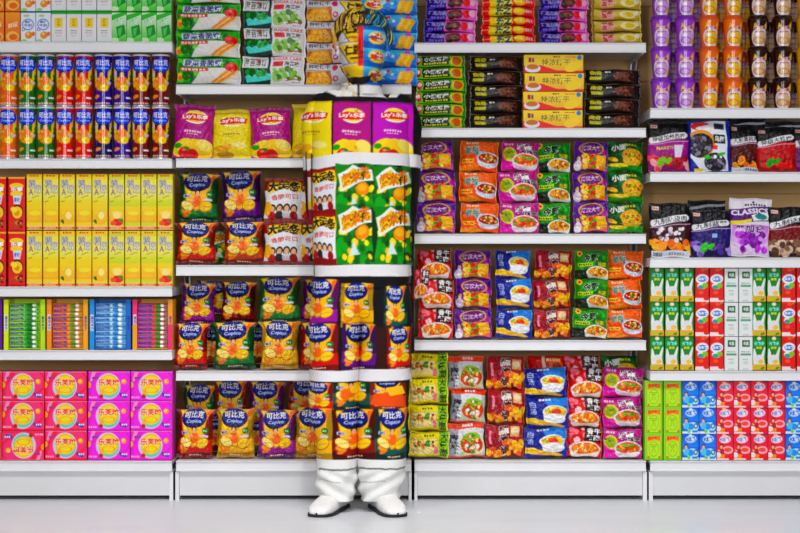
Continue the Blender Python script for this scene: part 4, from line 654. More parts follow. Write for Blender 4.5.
noodles([('noodle_blue', 526, 570, 3, 'blue'), ('noodle_red_white', 567, 604, 3, 'red and white'), ('noodle_magenta', 604, 645, 3, 'magenta')], 460.6, 370, 'bottom noodle shelf')
for a, x, lab in (('noodle_red_plain', 547, 'red'), ('noodle_red_white', 582, 'red and white'), ('noodle_dark_green', 620, 'dark green')):
    put('noodle_packet', a, x, 391, f'{lab} noodle packet peeping out at the back, bottom noodle shelf', 'noodle packet', 'instant noodle packets', Y=.13, d=.05, lean=.1, w=38, h=32, seal='lr', wr=.005, seed=2, zbase=Z(391, .0), name='noodle_packet', sz=.035)
put('noodle_packet', 'noodle_red_white', 420, 298, 'small red packet pushed in beside the man, middle noodle shelf', 'noodle packet', 'instant noodle packets', Y=.03, d=.03, lean=.0, roll=.08, w=15, h=30, seal='lr', wr=.004, seed=3, zbase=Z(300), name='noodle_packet', sz=.035)

# ------------------------------------------------------------------ unit 4
CUPX = [(660.6, 'cup_purple'), (685, 'cup_purple'), (708.6, 'cup_orange'), (732.6, 'cup_orange'), (757.4, 'cup_brown'), (782, 'cup_brown'), (806, 'cup_yellow')]
LIDC = {'cup_purple': '#8a2ac8', 'cup_orange': '#f4600c', 'cup_brown': '#2c0c06', 'cup_yellow': '#ee9a10'}
for i, (x, a) in enumerate(CUPX):
    for t in range(4):
        cn = a.split('_')[1]
        place(('cup', a), lambda a=a: cup('drink_cup', a, LIDC[a]), (X(x, .07), .065, Z(108) + t * 31.3 / S), (0, 0, R0.uniform(-.15, .15)), f'{cn} milk tea cup, {TIER[4][t]}, ' + ('at the frame edge' if i == 6 else 'left column' if i % 2 == 0 else 'right column'), 'cup', 'stacked milk tea cups')
for i in range(7):
    for t in range(4):
        a = CUPX[i][1]; cn = a.split('_')[1]; x = CUPX[i][0] + (11 if i % 2 else 12.5)
        place(('cup', a), lambda a=a: cup('drink_cup', a, LIDC[a]), (X(x, .24), .24, Z(108) + t * 31.3 / S), (0, 0, 0), f'{cn} milk tea cup in the row behind, {TIER[4][t]}, ' + ('past the frame edge' if i == 6 else 'left gap' if i % 2 == 0 else 'right gap'), 'cup', 'milk tea cups in the row behind')
GP = 'pouches of preserved fruit'
for a, x, yt, yb, w, rl, Y, yaw, lab in (('pouch_prune', 669, 121, 171.8, 41, -.0, .03, 0, 'black and purple prune pouch with white label'), ('pouch_blue', 710.5, 121, 171.8, 42, -.02, .02, 0, 'blue pouch with dark dried plums'), ('pouch_peach_small', 745, 124, 171.8, 31, .02, .05, .1, 'brown pouch of orange slices, upper pouch shelf'), ('pouch_bayberry', 778, 127, 171.8, 39, -.04, .04, .0, 'red pouch with round red berries'), ('pouch_grape_end', 813, 126, 171.8, 38, .0, .05, 0, 'purple pouch cut by the frame edge'),
        ('pouch_peach', 670.5, 203, 257.4, 41, .0, .02, 0, 'brown pouch of orange fruit, lower pouch shelf'), ('pouch_blueberry', 711.5, 210, 257.4, 40, .0, .02, 0, 'navy pouch with purple berries and green leaf'), ('pouch_classics', 750.5, 199, 257.4, 43, .03, .03, 0, 'white and violet grape pouch'), ('pouch_raisin', 790, 207, 257.4, 41, .0, .02, 0, 'dark red pouch of wrinkled brown plums')):
    put('fruit_pouch', a, x, yb, lab, 'pouch', GP, Y=Y, d=.022, lean=.06, roll=rl, w=w, h=yb - yt, seed=2, m=M_matte, wr=.0035, sz=.03, pinch=.0, yaw=yaw, zbase=Z(yb), back='#aab0b8')
for x, yt, yb, lab in ((707, 200, 257, 'plain black pouch behind the navy berry pouch'), (672, 118, 171, 'plain black pouch behind the prune pouch'), (785, 120, 171, 'plain black pouch behind the red berry pouch'), (747, 117, 171, 'plain black pouch behind the orange slice pouch')):
    put('fruit_pouch', 'pouch_black_back', x, yb, lab, 'pouch', GP, Y=.09, d=.018, lean=.04, w=38, h=yb - yt, seed=3, m=M_matte, wr=.002, sz=.03, pinch=0, zbase=Z(yb), back='#aab0b8')
zk = Z(371)
cols = [('carton_green', 657.2), ('carton_green', 672), ('carton_green', 687), ('carton_red', 702.2), ('carton_red', 716.8), ('carton_white', 731.4), ('carton_white', 745.8), ('carton_green2', 759.2), ('carton_green2', 774), ('carton_red2', 788.8), ('carton_red2', 804)]
ART['carton_green2'] = ART['carton_green']; ART['carton_red2'] = ART['carton_red']
rowcols(Kc(), 'milk_carton', cols, [zk, zk + 34.4 / S - .0, zk + 68.8 / S], {'carton_green': 'green oat milk carton left of the red ones', 'carton_green2': 'green oat milk carton right of white ones', 'carton_red': 'red fruit milk carton left of the white ones', 'carton_red2': 'red fruit milk carton near the frame edge', 'carton_white': 'white milk carton with green square'}, 'carton', 'milk cartons in three layers', .02, .04)
cols = [('box_lime', 653.8), ('box_lime', 672.6), ('box_blue', 690.6), ('box_blue', 707.8), ('box_pink', 725.2), ('box_pink', 742.4), ('box_pink', 759.6), ('box_pink', 776.8), ('box_blue2', 794), ('box_blue2', 811.2)]
ART['box_blue2'] = ART['box_blue']
rowcols(Kc(), 'drink_box', cols, [zb, zb + 26.3 / S, zb + 52.6 / S], {'box_lime': 'lime green drink box with orange banner', 'box_blue': 'blue milk drink box beside the lime ones', 'box_pink': 'pink milk drink box', 'box_blue2': 'blue milk drink box near the frame edge'}, 'drink box', 'drink boxes on the bottom right shelf', .02, .05, jit=.0006)
# ------------------------------------------------------------------ the camouflaged man
PY = -0.24                                   # his standing plane
def px_(p): return (p - 400) / 1600 * (DIST + PY)
def pz_(p): return H + (266.5 - p) / 1600 * (DIST + PY)
# paint on his clothes, laid out flat on the front of the body: x 290..430, y 0..515
PX0, PW, PHH = 290.0, 140.0, 516.0
bc = Cv(PW, PHH, '#0c0a0a', unit=False, q=1.6)
class Off:                                   # shift so drawing uses the shelf's own measures
    def __init__(s, c): s.c = c
    def paste(s, a, x0, y0, x1, y1, **k):
        if k.get('clip'): q = k['clip']; k['clip'] = (q[0] - PX0, q[1], q[2] - PX0, q[3])
        s.c.paste(ART[a], x0 - PX0, y0, x1 - PX0, y1, **k)
    def rect(s, x0, y0, x1, y1, c): s.c.rect(x0 - PX0, y0, x1 - PX0, y1, c)
    def poly(s, P, c): s.c.poly([(x - PX0, y) for x, y in P], c)
    def line(s, P, w, c): s.c.line([(x - PX0, y) for x, y in P], w, c)
    def ell(s, x, y, a, b, c, *k): s.c.ell(x - PX0, y, a, b, c, *k)
    def blobs(s, x0, y0, x1, y1, *k): s.c.blobs(x0 - PX0, y0, x1 - PX0, y1, *k)
O = Off(bc)
for i in range(5): O.paste('cracker_yellow', 306, 84.6 - 21.3 * (i + 1), 363.5, 84.6 - 21.3 * i)
for i in range(5): O.paste('blue_biscuit', 363.5, 84.6 - 18.3 * (i + 1), 414, 84.6 - 18.3 * i)
O.rect(358, 12, 363.5, 86, '#e0342a')
O.poly([(344, 66), (363, 66), (363, 84), (346, 80)], '#ffd81c'); O.poly([(345, 73), (350, 75.5), (360, 76.5), (369, 75), (373, 72), (369, 80), (361, 86), (354, 86), (348, 80)], '#1c0e08')  # near-black shape paints the shadow on the neck under the chin
O.line([(354, 51.4), (361, 51.8)], .9, '#8a640c')
O.line([(350, 57.8), (362, 57.8)], 1.6, '#5a3a08'); O.line([(363, 57.6), (372, 57.8)], 1.2, '#0a4a8c')
O.line([(344, 38), (350, 36.6), (357, 37.4)], 1.2, '#a8780c'); O.line([(368, 37.4), (375, 36.6), (381, 38)], 1.2, '#0a5aa0')
O.rect(290, 84, 430, 95.6, '#eeecea'); O.blobs(335, 84, 360, 95, ['#d8c8a8', '#e8e0cc'], 8, 1.5, 3.5, 4)
O.rect(357.2, 82, 359.4, 96, '#2a2420')
O.rect(290, 95.6, 430, 160, '#0b0c10'); O.poly([(290, 90), (326, 90), (336, 95), (336, 97), (290, 98)], '#0b0c10'); O.poly([(398, 93), (404, 88), (430, 88), (430, 98), (396, 97)], '#0b0c10')
O.paste('lays_yellow', 290, 100, 332, 160, wob=.012); O.paste('lays_magenta', 331.5, 101, 371, 161, wob=.01); O.paste('lays_purple', 373, 101, 413, 159, wob=.008)
O.rect(332, 101, 333.6, 158, '#1c1210'); O.rect(370.6, 102, 373, 158, '#2a0c20')
O.rect(290, 155, 304, 168, '#eceaec'); O.poly([(303, 158), (328, 155.5), (345, 152.5), (380, 153.4), (430, 153), (430, 166), (380, 165), (345, 165), (318, 169), (303, 169)], '#efedef')
O.rect(290, 169, 430, 265, '#0c0c10'); O.rect(303, 169, 340, 265, '#8c1420')
for y0, y1 in ((168, 213), (213, 262)): O.paste('snack_white', 309, y0, 338, y1, wob=.02)
O.rect(303.5, 168, 306, 264, '#0c0a0e'); O.rect(306.4, 176, 309.8, 208, '#e8d8c8'); O.rect(306.4, 200, 309.8, 208, '#f2d21c'); O.rect(306.4, 208, 309.8, 222, '#b01c50'); O.rect(306.4, 224, 309.8, 246, '#dfe4f4')
O.rect(304.4, 150, 305.6, 280, '#101014'); O.rect(310, 152, 311.6, 280, '#101014')  # dark strokes paint the shaded gaps along the left sleeve
for x0, x1, y0, y1 in ((336, 374, 164, 218), (336, 374, 204, 265), (374, 411, 166, 222), (374, 411, 206, 265)): O.paste('popcorn_green', x0, y0, x1, y1, wob=.02)
O.poly([(371, 206), (375, 212), (378, 236), (374, 262), (372, 240)], '#083a18'); O.rect(404, 176, 405.2, 284, '#101014')  # last dark stroke paints the shaded gap at the right sleeve
O.poly([(290, 265), (330, 265.6), (360, 264.4), (430, 265), (430, 276.6), (360, 276), (313, 276.4), (290, 277)], '#efedef'); O.rect(313, 265, 314, 277, '#6a6a70')
O.rect(290, 276.6, 430, 371, '#100c10')
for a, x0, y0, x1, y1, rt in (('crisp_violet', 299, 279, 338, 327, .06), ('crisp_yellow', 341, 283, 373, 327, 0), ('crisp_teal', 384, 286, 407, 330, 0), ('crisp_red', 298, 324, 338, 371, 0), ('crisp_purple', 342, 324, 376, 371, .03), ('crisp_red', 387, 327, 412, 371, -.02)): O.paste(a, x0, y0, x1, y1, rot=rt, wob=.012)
O.rect(376, 327, 386, 370, '#3a120c')
O.poly([(290, 370.4), (340, 371), (370, 369.4), (430, 369), (430, 380), (370, 381.6), (312, 382), (290, 381)], '#efedef')
O.rect(290, 381.8, 430, 461, '#120c0a')
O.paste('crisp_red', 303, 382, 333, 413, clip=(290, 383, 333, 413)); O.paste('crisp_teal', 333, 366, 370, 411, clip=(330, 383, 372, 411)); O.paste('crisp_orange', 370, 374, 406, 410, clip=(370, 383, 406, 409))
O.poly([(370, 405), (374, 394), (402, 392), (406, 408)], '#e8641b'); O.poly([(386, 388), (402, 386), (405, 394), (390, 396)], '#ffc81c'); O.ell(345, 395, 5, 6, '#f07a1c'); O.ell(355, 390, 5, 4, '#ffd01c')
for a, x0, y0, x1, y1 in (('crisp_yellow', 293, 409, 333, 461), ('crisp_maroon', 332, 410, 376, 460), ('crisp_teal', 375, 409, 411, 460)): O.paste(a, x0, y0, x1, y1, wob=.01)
O.rect(290, 460.4, 430, 516, '#eeeeec'); O.rect(290, 460, 317, 461, '#eeeeec')
for x0, x1, dy in ((318, 357, 0), (358, 405, -.8)):
    r = random.Random(int(x0)); pts = [(x0 + (x1 - x0) * i / 12, 470.6 + dy + r.uniform(-.7, .7)) for i in range(13)]; O.line(pts, 1.8, '#77777a'); O.line([(x, y + 10 + (x - x0) * .12 * (1 if x0 < 330 else -1) + (0 if x0 < 330 else 5)) for x, y in pts[:8]], 1.0, '#b4b6ac')
bc_o = bc.out()
def painted(V, hairmix=False):
    x = (V[:, 0] / (DIST + PY - .1) * 1600 + 400 - PX0) / PW * (bc_o.shape[1] - 1); y = (266.5 - (V[:, 2] - H) / (DIST + PY - .1) * 1600) / PHH * (bc_o.shape[0] - 1)
    x = np.clip(x, 0, bc_o.shape[1] - 1.001); y = np.clip(y, 0, bc_o.shape[0] - 1.001); i = y.astype(int); j = x.astype(int); fy = (y - i)[:, None]; fx = (x - j)[:, None]
    return (bc_o[i, j] * (1 - fx) + bc_o[i, j + 1] * fx) * (1 - fy) + (bc_o[i + 1, j] * (1 - fx) + bc_o[i + 1, j + 1] * fx) * fy
def loft(path, n=48, rows=None, power=2.3, caps=True, wr=None):
    """path rows: (x, y, z, rx, ry) -> smooth closed surface; wr(theta, t, P) gives outward displacement"""
    K = np.array(path, float); t = np.concatenate([[0], np.cumsum(np.linalg.norm(np.diff(K[:, :3], axis=0), axis=1) + 1e-6)]); t /= t[-1]
    rows = rows or 4 * len(K); T = np.linspace(0, 1, rows)
    # smooth (Catmull-like) resampling
    def samp(c):
        m = np.gradient(c, t); k = np.clip(np.searchsorted(t, T, 'right') - 1, 0, len(t) - 2); h = t[k + 1] - t[k]; u = (T - t[k]) / h
        return (2 * u**3 - 3 * u**2 + 1) * c[k] + (u**3 - 2 * u**2 + u) * h * m[k] + (-2 * u**3 + 3 * u**2) * c[k + 1] + (u**3 - u**2) * h * m[k + 1]
    A = np.stack([samp(K[:, i]) for i in range(5)], 1); A[:, 3:] = np.maximum(A[:, 3:], .0005)
    D = np.gradient(A[:, :3], axis=0); D /= np.linalg.norm(D, axis=1)[:, None] + 1e-9
    ref = np.array([1., 0, 0]) if abs(D[:, 0]).mean() < .8 else np.array([0, 0, 1.])
    Rx = ref[None] - (D @ ref)[:, None] * D; Rx /= np.linalg.norm(Rx, axis=1)[:, None]; Ry = np.cross(D, Rx)
    th = np.linspace(0, 2 * PI, n + 1)[:-1]; e = 2 / power; cx = np.sign(np.cos(th)) * np.abs(np.cos(th)) ** e; sy = np.sign(np.sin(th)) * np.abs(np.sin(th)) ** e
    N = cx[None, :, None] * Rx[:, None] + sy[None, :, None] * Ry[:, None]
    P = A[:, None, :3] + cx[None, :, None] * A[:, None, 3:4] * Rx[:, None] + sy[None, :, None] * A[:, None, 4:5] * Ry[:, None]
    if wr is not None: P = P + N * wr(th[None, :], T[:, None], P)[..., None]
    return P
def add_loft(b, P, caps=True, col=None, mi=0):
    c = painted(P.reshape(-1, 3)) if col is None else np.tile(hx(col), (P.shape[0] * P.shape[1], 1))
    b.grid(P, c.reshape(*P.shape[:2], 3), mi=mi, wrap=True, flip=False)
    if caps:
        n = P.shape[1]
        for ring, fl in ((P[0], True), (P[-1], False)):
            V = np.concatenate([ring, ring.mean(0)[None]]); cc = c.reshape(*P.shape[:2], 3)[0 if fl else -1]; cc = np.concatenate([cc, cc.mean(0)[None]])
            i = np.arange(n); j = (i + 1) % n; F = np.stack([i, j, np.full(n, n)] if not fl else [j, i, np.full(n, n)], 1); b.add(V, F, cc, mi, True)
def smooth_path(pts): return [(px_(x), y, pz_(p), rx / 1600 * (DIST + PY), ry) for x, y, p, rx, ry in pts]
XC = 361.5
M_skin = mat('painted_skin', None, 0.55, spec=0.3, bump=0.3, nscale=140)
M_cloth = mat('painted_cloth', None, 0.75, spec=0.2, bump=0.5, nscale=170)
M_hair = mat('painted_hair', None, 0.5, spec=0.4)
M_shoe = mat('painted_shoe', '#eeecea', 0.6, noise=0.10, nscale=60, bump=0.4)
M_sole = mat('shoe_sole', '#17141a', 0.7)
M_sock = mat('dark_trouser_lining', '#1c2130', 0.85)
# body: head, neck, trunk, arms behind the back, legs, one remeshed surface
bb = MB()
head = smooth_path([(XC, PY + .015, 100, 20, .055), (XC, PY + .012, 90, 15.5, .052), (XC, PY + .008, 82, 15.5, .056), (XC + .5, PY - .006, 77.5, 12, .066), (XC + 1, PY - .008, 73, 16, .084), (XC + 1, PY - .004, 67, 19.5, .092), (XC + 1, PY, 58, 22, .096), (XC + 1, PY + .002, 47, 23.5, .1), (XC + 1, PY + .004, 37, 24, .101), (XC + 1, PY + .006, 28, 23, .096), (XC + 1, PY + .008, 21, 18.5, .08), (XC + 1, PY + .008, 16.5, 11, .05), (XC + 1, PY + .008, 15.2, 2, .01)])
P = loft(head, 64, 90, 2.15); add_loft(bb, P, col='#888')
for sx in (-1, 1):                           # ears
    ex = px_(XC + 1 + sx * 24.3); Pe = loft([(ex, PY + .008, pz_(56), .004, .006), (ex + sx * .004, PY + .006, pz_(53), .006, .012), (ex + sx * .007, PY + .01, pz_(47), .006, .017), (ex + sx * .008, PY + .014, pz_(42), .006, .016), (ex + sx * .002, PY + .01, pz_(39.5), .004, .006)], 16, 20); add_loft(bb, Pe, col='#888')
trunk = smooth_path([(XC, PY + .02, 300, 40, .09), (XC, PY + .02, 260, 42, .095), (XC, PY + .02, 220, 38, .088), (XC, PY + .015, 170, 42, .1), (XC, PY + .015, 130, 46, .1), (XC, PY + .015, 108, 42, .075), (XC, PY + .015, 97, 24, .055)])
add_loft(bb, loft(trunk, 40, 60), col='#888')
for sx in (-1, 1):
    def q(x, y, z, rx, ry): return (px_(XC + sx * x), y, pz_(z), rx, ry)
    add_loft(bb, loft([q(38, PY + .02, 108, .045, .045), q(46, PY + .03, 125, .046, .048), q(48, PY + .05, 155, .042, .042), q(48, PY + .075, 193, .034, .036), q(42, PY + .115, 215, .034, .034), q(28, PY + .14, 240, .027, .027), q(14, PY + .148, 256, .022, .022)], 24, 50), col='#888')
    hx_, hy_, hz_ = px_(XC + sx * 9), PY + .15, pz_(261)
    add_loft(bb, loft([(px_(XC + sx * 16), PY + .148, pz_(254), .019, .017), (hx_, hy_, hz_, .03, .016), (px_(XC + sx * 2), PY + .152, pz_(268), .03, .015)], 20, 16), col='#888')   # palm
    for f in range(4):                       # fingers curled round the other hand
        o = (f - 1.5) * .017; L = (.9, 1.05, 1.0, .78)[f]; x0, z0 = px_(XC + sx * 3), pz_(268) + o * .75
        add_loft(bb, loft([(x0 + o * .5, PY + .154, z0, .0088, .0088), (x0 - sx * .022 * L, PY + .160 + .004 * sx, z0 - .016 * L, .0084, .0084), (x0 - sx * .038 * L, PY + .158 + .004 * sx, z0 - .036 * L, .0078, .0078), (x0 - sx * .04 * L, PY + .148, z0 - .052 * L, .0066, .0066)], 12, 16), col='#888')
    add_loft(bb, loft([(px_(XC + sx * 12), PY + .15, pz_(258), .010, .010), (px_(XC + sx * 8), PY + .172, pz_(262), .0095, .0095), (px_(XC + sx * 1), PY + .178, pz_(266), .0075, .0075)], 12, 12), col='#888')  # thumb
    add_loft(bb, loft([q(18, PY + .02, 285, .078, .085), q(20, PY + .02, 330, .07, .08), q(21, PY + .02, 395, .05, .055), q(20, PY + .025, 440, .045, .052), q(19, PY + .03, 490, .03, .035), q(19, PY + .02, 500, .03, .04)], 24, 50), col='#888')
raw = bb.build('person', M_skin)
md = raw.modifiers.new('r', 'REMESH'); md.mode = 'VOXEL'; md.voxel_size = 0.0034
dg = bpy.context.evaluated_depsgraph_get(); dg.update(); me2 = bpy.data.meshes.new_from_object(raw.evaluated_get(dg)); bpy.data.objects.remove(raw)
nv = len(me2.vertices); V = np.empty(nv * 3); me2.vertices.foreach_get('co', V); V = V.reshape(-1, 3)
E = np.empty(len(me2.edges) * 2, np.int32); me2.edges.foreach_get('vertices', E); E = E.reshape(-1, 2)
deg = np.bincount(E.ravel(), minlength=nv)[:, None]
for it in range(4):
    s_ = np.zeros_like(V)
    for k in range(3): s_[:, k] = np.bincount(E[:, 0], V[E[:, 1], k], nv) + np.bincount(E[:, 1], V[E[:, 0], k], nv)
    V = V * .5 + .5 * s_ / np.maximum(deg, 1)
hc = px_(XC + 1); zc = (pz_(15) + pz_(77)) / 2; HH = (pz_(15) - pz_(77)) / 2
u = (V[:, 0] - hc) / .083; w = (V[:, 2] - zc) / HH; front = np.clip((PY + .0 - V[:, 1]) / .05, 0, 1) * (w > -1.15) * (w < 1.2)
g = lambda a, s: np.exp(-(a / s) ** 2)
nose = .024 * g(u, .15 + .1 * np.clip(-w, 0, .4)) * np.clip((.22 - w) / .5, 0, 1) * np.clip((w + .36) / .07, 0, 1)
nose += .006 * g(np.abs(u) - .16, .08) * g(w + .27, .06)
sock = -.011 * g(np.abs(u) - .42, .22) * g(w - .06, .12) + .006 * g(np.abs(u) - .42, .15) * g(w - .03, .06) - .0025 * g(np.abs(u) - .42, .14) * g(w + .01, .016)
brow = .005 * g(np.abs(u) - .38, .28) * g(w - .22, .06)
lips = .007 * g(u, .3) * g(w + .54, .09) - .0045 * g(u, .28) * g(w + .54, .018) - .003 * g(u, .06) * g(w + .44, .05)
chin = .008 * g(u, .3) * g(w + .86, .13); cheek = .004 * g(np.abs(u) - .62, .2) * g(w + .15, .2) - .003 * g(np.abs(u) - .6, .2) * g(w + .55, .2)
V[:, 1] -= front * (nose + sock + brow + lips + chin + cheek)
Fq = np.empty(len(me2.polygons) * 4, np.int32); me2.polygons.foreach_get('vertices', Fq); Fq = Fq.reshape(-1, 4)
bb = MB(); bb.add(V, Fq, painted(V), 0, True); bpy.data.meshes.remove(me2)
person = bb.build('person', M_skin); tag(person, 'man standing still in clothes painted to match the shelves behind, arms held behind back', 'person')
# hair: a short cap and painted locks combed from the crown
def haircol(V, k):
    gold = np.array([hx('#d8a81c'), hx('#a06a10'), hx('#f0cc3a'), hx('#3a260c')]); blue = np.array([hx('#2a9ac8'), hx('#c8b43a'), hx('#0c5a8c'), hx('#16301c')])
    m = (V[:, 0] > px_(364))[:, None]; return np.where(m, blue[k % 4], gold[k % 4])
b = MB(); n = 60
cap = smooth_path([(XC + .5, PY + .035, 47, 24.4, .074), (XC + .5, PY + .026, 37, 25.2, .086), (XC + .5, PY + .008, 27.0, 24.8, .103), (XC + .5, PY + .004, 21, 21.0, .094), (XC + .5, PY + .006, 16, 13.5, .062), (XC + .5, PY + .008, 12.2, 2, .01)])
Pc = loft(cap, n, 40, 2.15); b.grid(Pc, np.tile(hx('#2c1e0c'), (Pc.shape[0], Pc.shape[1], 1)).reshape(Pc.shape), wrap=True)
rr = random.Random(9); top = np.array([px_(368), PY + .02, pz_(13.8)])
for k in range(460):
    a = rr.uniform(PI, 2 * PI) if k % 2 else rr.uniform(0, 2 * PI); ex = px_(XC + .5) + .087 * math.cos(a); ey = PY + .008 + .103 * math.sin(a)
    fr = math.sin(a) < -.2; ez = pz_(rr.uniform(25, 30) + (4 if math.cos(a) < -.3 else 0) if fr else rr.uniform(36, 50))
    s0 = top + np.array([.03 * math.cos(a) * rr.random(), .03 * math.sin(a) * rr.random(), -.002]); e1 = np.array([ex, ey, ez]); sweep = rr.uniform(-.02, .0) if math.cos(a) < .1 else rr.uniform(-.004, .022)
    pts = []
    for t in np.linspace(0, 1, 8):
        p = s0 * (1 - t) + e1 * t; d = p - np.array([px_(XC + .5), PY + .008, pz_(42)])
        r_ = np.linalg.norm(d / np.array([.093, .125, .119])); p = np.array([px_(XC + .5), PY + .008, pz_(42)]) + d / max(r_, 1e-3) * (1.0 + .03 * math.sin(t * 9 + k)); p[0] += sweep * math.sin(t * PI); wd_ = .0048 * (1 - .75 * t) + .0004
        pts.append((*p, wd_, wd_ * .6))
    L_ = loft(pts, 6, 10, 2.0); cc = haircol(L_.reshape(-1, 3), rr.choice((0, 0, 1, 2, 2, 3, 3))); b.grid(L_, cc.reshape(L_.shape), wrap=True)
b.build('hair', M_hair, person)
# jacket
def folds(amp, seed, kx=3.0, kz=26.0):
    r = np.random.RandomState(seed); ph = r.uniform(0, 6, 8)
    def f(th, T, P):
        z = P[..., 2]; x = P[..., 0]
        a = np.sin(z * kz + 2.2 * np.sin(th * kx + ph[0]) + ph[1]) * .5 + .5 * np.sin(z * kz * .43 + 3 * th + ph[2]) + .5 * np.abs(np.sin(z * kz * 1.3 - x * 22 + ph[3])) + .35 * np.sin(x * 60 + z * 9 + ph[4])
        return amp * a
    return f
b = MB()
fj = folds(.0026, 4)
def jw(th, T, P):
    x = P[..., 0]; fr = P[..., 1] < PY
    return fj(th, T, P) - .004 * np.exp(-((x - px_(358.6)) / .0035) ** 2) * fr + .0015 * np.exp(-((x - px_(355)) / .008) ** 2) * fr
body = smooth_path([(XC, PY + .012, 287, 47, .125), (XC, PY + .012, 262, 48, .13), (XC, PY + .01, 225, 48.5, .124), (XC - .5, PY + .01, 180, 49, .13), (XC - 1, PY + .01, 140, 49.5, .135), (XC - 1.5, PY + .012, 118, 50, .125), (XC - 2, PY + .012, 106, 47, .105), (XC - 1.5, PY + .012, 99.5, 38, .085), (XC - .5, PY + .012, 94.5, 26, .075), (XC, PY + .01, 90, 20, .07), (XC, PY + .01, 84.6, 20.5, .072)])
add_loft(b, loft(body, 420, 420, 2.6, wr=jw), caps=False)
for sx in (-1, 1):
    off = -1.0 if sx < 0 else 0
    def q(x, y, z, rx, ry): return (px_(XC + off + sx * x), y, pz_(z), rx, ry)
    # shoulder into sleeve, hanging at the side, cuff behind the back
    P = loft([q(26, PY + .015, 102, .03, .05), q(37, PY + .015, 106, .05, .06), q(44, PY + .016, 119, .05, .064), q(44.2, PY + .025, 150, .048, .06), q(43.6, PY + .045, 185, .045, .055), q(41, PY + .085, 215, .046, .05), q(31, PY + .12, 236, .042, .045), q(19, PY + .142, 252, .034, .036)], 120, 240, 2.2, wr=folds(.0028, 10 + sx, 2, 40))
    add_loft(b, P, caps=True)
# stand-up collar in two halves and breast pocket flaps, buttons
for sx in (-1, 1):
    ths = np.linspace(-PI / 2 + sx * .06, -PI / 2 + sx * 2.9, 60); zz = np.linspace(0, 1, 10)
    G_ = np.stack([px_(XC) + (.0745 + .006 * (1 - zz[:, None])) * np.cos(ths)[None] * 1.0, PY + .01 + (.076 + .006 * (1 - zz[:, None])) * np.sin(ths)[None], pz_(95.5) + (.036 + .004 * np.sin(ths * 3)[None]) * zz[:, None]], -1)
    Gi = G_.copy(); Gi[..., 0] = px_(XC) + (Gi[..., 0] - px_(XC)) * .965; Gi[..., 1] = PY + .01 + (Gi[..., 1] - PY - .01) * .965
    b.grid(G_, painted(G_.reshape(-1, 3)).reshape(G_.shape), flip=sx < 0); b.grid(Gi, painted(Gi.reshape(-1, 3)).reshape(G_.shape), flip=sx > 0)
jk = b.build('jacket', M_cloth, person)
for i, py in enumerate((112, 148, 190, 232)):
    b = MB(); t = np.linspace(0, 2 * PI, 17)[:-1]; c0 = np.array([px_(357), PY - .1385 + (.008 if i > 1 else .0) + (.025 if i == 0 else 0) , pz_(py)]); R = np.array([.0001, .004, .0055, .0055])[:, None]; Yy = np.array([-.001, -.001, 0, .004])[:, None]
    Gb = np.stack([c0[0] + R * np.cos(t), c0[1] + Yy * np.ones((1, 16)), c0[2] + R * np.sin(t)], -1); b.grid(Gb, painted(Gb.reshape(-1, 3)).reshape(Gb.shape), wrap=True, flip=True); b.build('button', M_cloth, jk)
# trousers
b = MB()
def tw(sx):
    f = folds(.0034, 21 + sx, 2, 22)
    def g_(th, T, P):
        z = P[..., 2]; low = np.clip((pz_(466) - z) / .03, 0, 1)
        return f(th, T, P) + low * (.0045 * np.sin((z - sx * .6 * (P[..., 0])) * 120 + sx) + .003 * np.sin(th * 5 + z * 60))
    return g_
for sx in (-1, 1):
    X0 = 335 if sx < 0 else 384
    pl = [(XC + sx * 14, PY + .012, 278, 33, .115), (XC + sx * 20, PY + .012, 300, 29.5, .118), (XC - 1 + sx * 24.6, PY + .012, 330, 26, .112), (XC - 2 + sx * 24.5, PY + .012, 370, 25.2, .104), (XC - 3 + sx * 24, PY + .012, 410, 24.6, .098)]
    pl += [(337, PY + .012, 445, 20.8, .092), (337, PY + .012, 468, 19.6, .09), (337, PY + .01, 485, 18.6, .09), (337.2, PY + .006, 500.5, 17.2, .088)] if sx < 0 else [(382, PY + .012, 445, 24.8, .092), (381.5, PY + .012, 468, 23.6, .09), (380, PY + .01, 485, 20.4, .086), (379.5, PY + .006, 500.5, 19, .08)]
    P = loft(smooth_path(pl), 260, 420, 2.5, wr=tw(sx)); add_loft(b, P, caps=False)
    Pi = P[-14:].copy(); c_ = Pi.mean(1, keepdims=True); Pi = c_ + (Pi - c_) * .96; b.grid(Pi, hx('#16181f'), wrap=True, flip=True)
    ring = Pi[0]; Vv = np.concatenate([ring, ring.mean(0)[None]]); nn = len(ring); i = np.arange(nn); b.add(Vv, np.stack([i, (i + 1) % nn, np.full(nn, nn)], 1), hx('#16181f'), 0, True)
b.build('trousers', M_cloth, person)
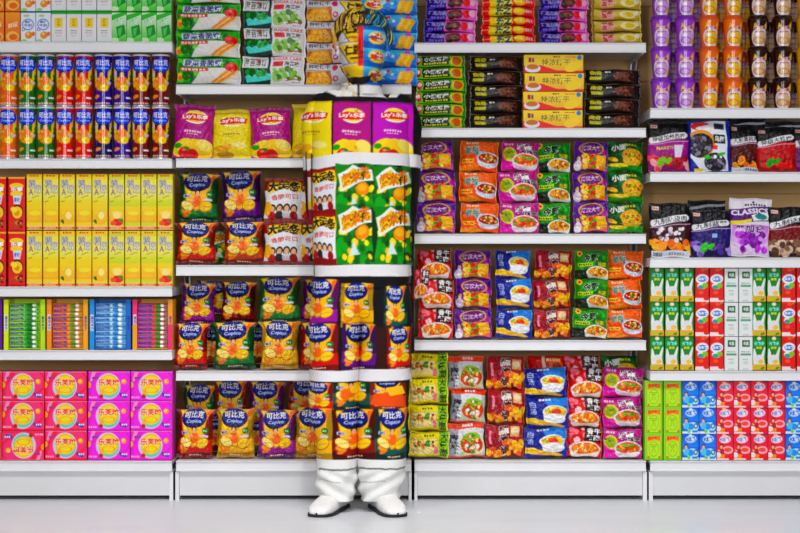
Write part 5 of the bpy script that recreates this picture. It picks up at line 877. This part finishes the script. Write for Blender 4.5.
# shoes
for sx in (-1, 1):
    yaw = math.radians(17) * sx; org = np.array([px_(341.5 if sx < 0 else 375.5), PY + .085, 0.0])
    Ls = [(0, .02, .022, .012), (.008, .038, .030, .038), (.05, .046, .0345, .052), (.10, .042, .036, .044), (.15, .032, .041, .034), (.20, .026, .046, .027), (.24, .022, .043, .022), (.262, .018, .034, .015), (.270, .0145, .024, .009), (.276, .0135, .004, .003)]
    def frame(pts): 
        P = np.asarray(pts, float); c, s = math.cos(yaw), math.sin(yaw); X_, Y_ = P[..., 0].copy(), P[..., 1].copy(); P[..., 0] = X_ * c - Y_ * s; P[..., 1] = X_ * s + Y_ * c; return P + org
    # along local -y is the toe; lateral = x ; build rows explicitly
    T = np.linspace(0, 1, 44); K = np.array(Ls); tt = np.linspace(0, 1, len(K)); l = np.interp(T, tt, K[:, 0]); zc_ = np.interp(T, tt, K[:, 1]); wv = np.interp(T, tt, K[:, 2]); hv = np.interp(T, tt, K[:, 3])
    th = np.linspace(0, 2 * PI, 41)[:-1]; cx = np.sign(np.cos(th)) * np.abs(np.cos(th)) ** .8; sz_ = np.sign(np.sin(th)) * np.abs(np.sin(th)) ** .8
    top_ = zc_[:, None] + hv[:, None] * sz_[None]; top_ = np.maximum(top_, .006) + .0012 * np.sin(l[:, None] * 190) * np.exp(-((l[:, None] - .17) / .03) ** 2) * (sz_[None] > .3)
    G_ = np.stack([wv[:, None] * cx[None] * (1 + .06 * sx * 0), -l[:, None] * np.ones((1, 40)), top_], -1); 
    b = MB(); b.grid(frame(G_), hx('#eee'), wrap=True, flip=True)
    for e_ in (0, -1):
        ring = frame(G_[e_]); Vv = np.concatenate([ring, ring.mean(0)[None]]); i = np.arange(40); b.add(Vv, np.stack([i, (i + 1) % 40, np.full(40, 40)], 1), hx('#eee'), 0, True)
    sh = b.build('shoe', M_shoe, person)
    b = MB(); o2 = np.concatenate([np.stack([wv + .003, -l * 1.012 + .002], 1), np.stack([-(wv + .003), -l * 1.012 + .002], 1)[::-1]]); nn = len(o2)
    lo = frame(np.column_stack([o2, np.full(nn, .001)])); up = frame(np.column_stack([o2, np.full(nn, .0105)])); i = np.arange(nn); j = (i + 1) % nn
    b.add(np.concatenate([lo, up]), np.stack([j, i, i + nn, j + nn], 1), (1, 1, 1)); b.add(np.concatenate([up, up.mean(0)[None]]), np.stack([j, i, np.full(nn, nn)], 1), (1, 1, 1)); b.add(np.concatenate([lo, lo.mean(0)[None]]), np.stack([i, j, np.full(nn, nn)], 1), (1, 1, 1))
    b.build('sole', M_sole, sh)
    for k in range(4):
        b = MB(); y_ = -.085 - k * .02; hz = np.interp(-y_, l, zc_ + hv) + .001
        P = loft([(-.02, y_, hz - .008, .0025, .002), (-.008, y_ - .004, hz, .0025, .002), (.008, y_ + .004, hz, .0025, .002), (.02, y_, hz - .008, .0025, .002)], 8, 14); b.grid(frame(P), (1, 1, 1), wrap=True); b.build('lace', M_shoe, sh)
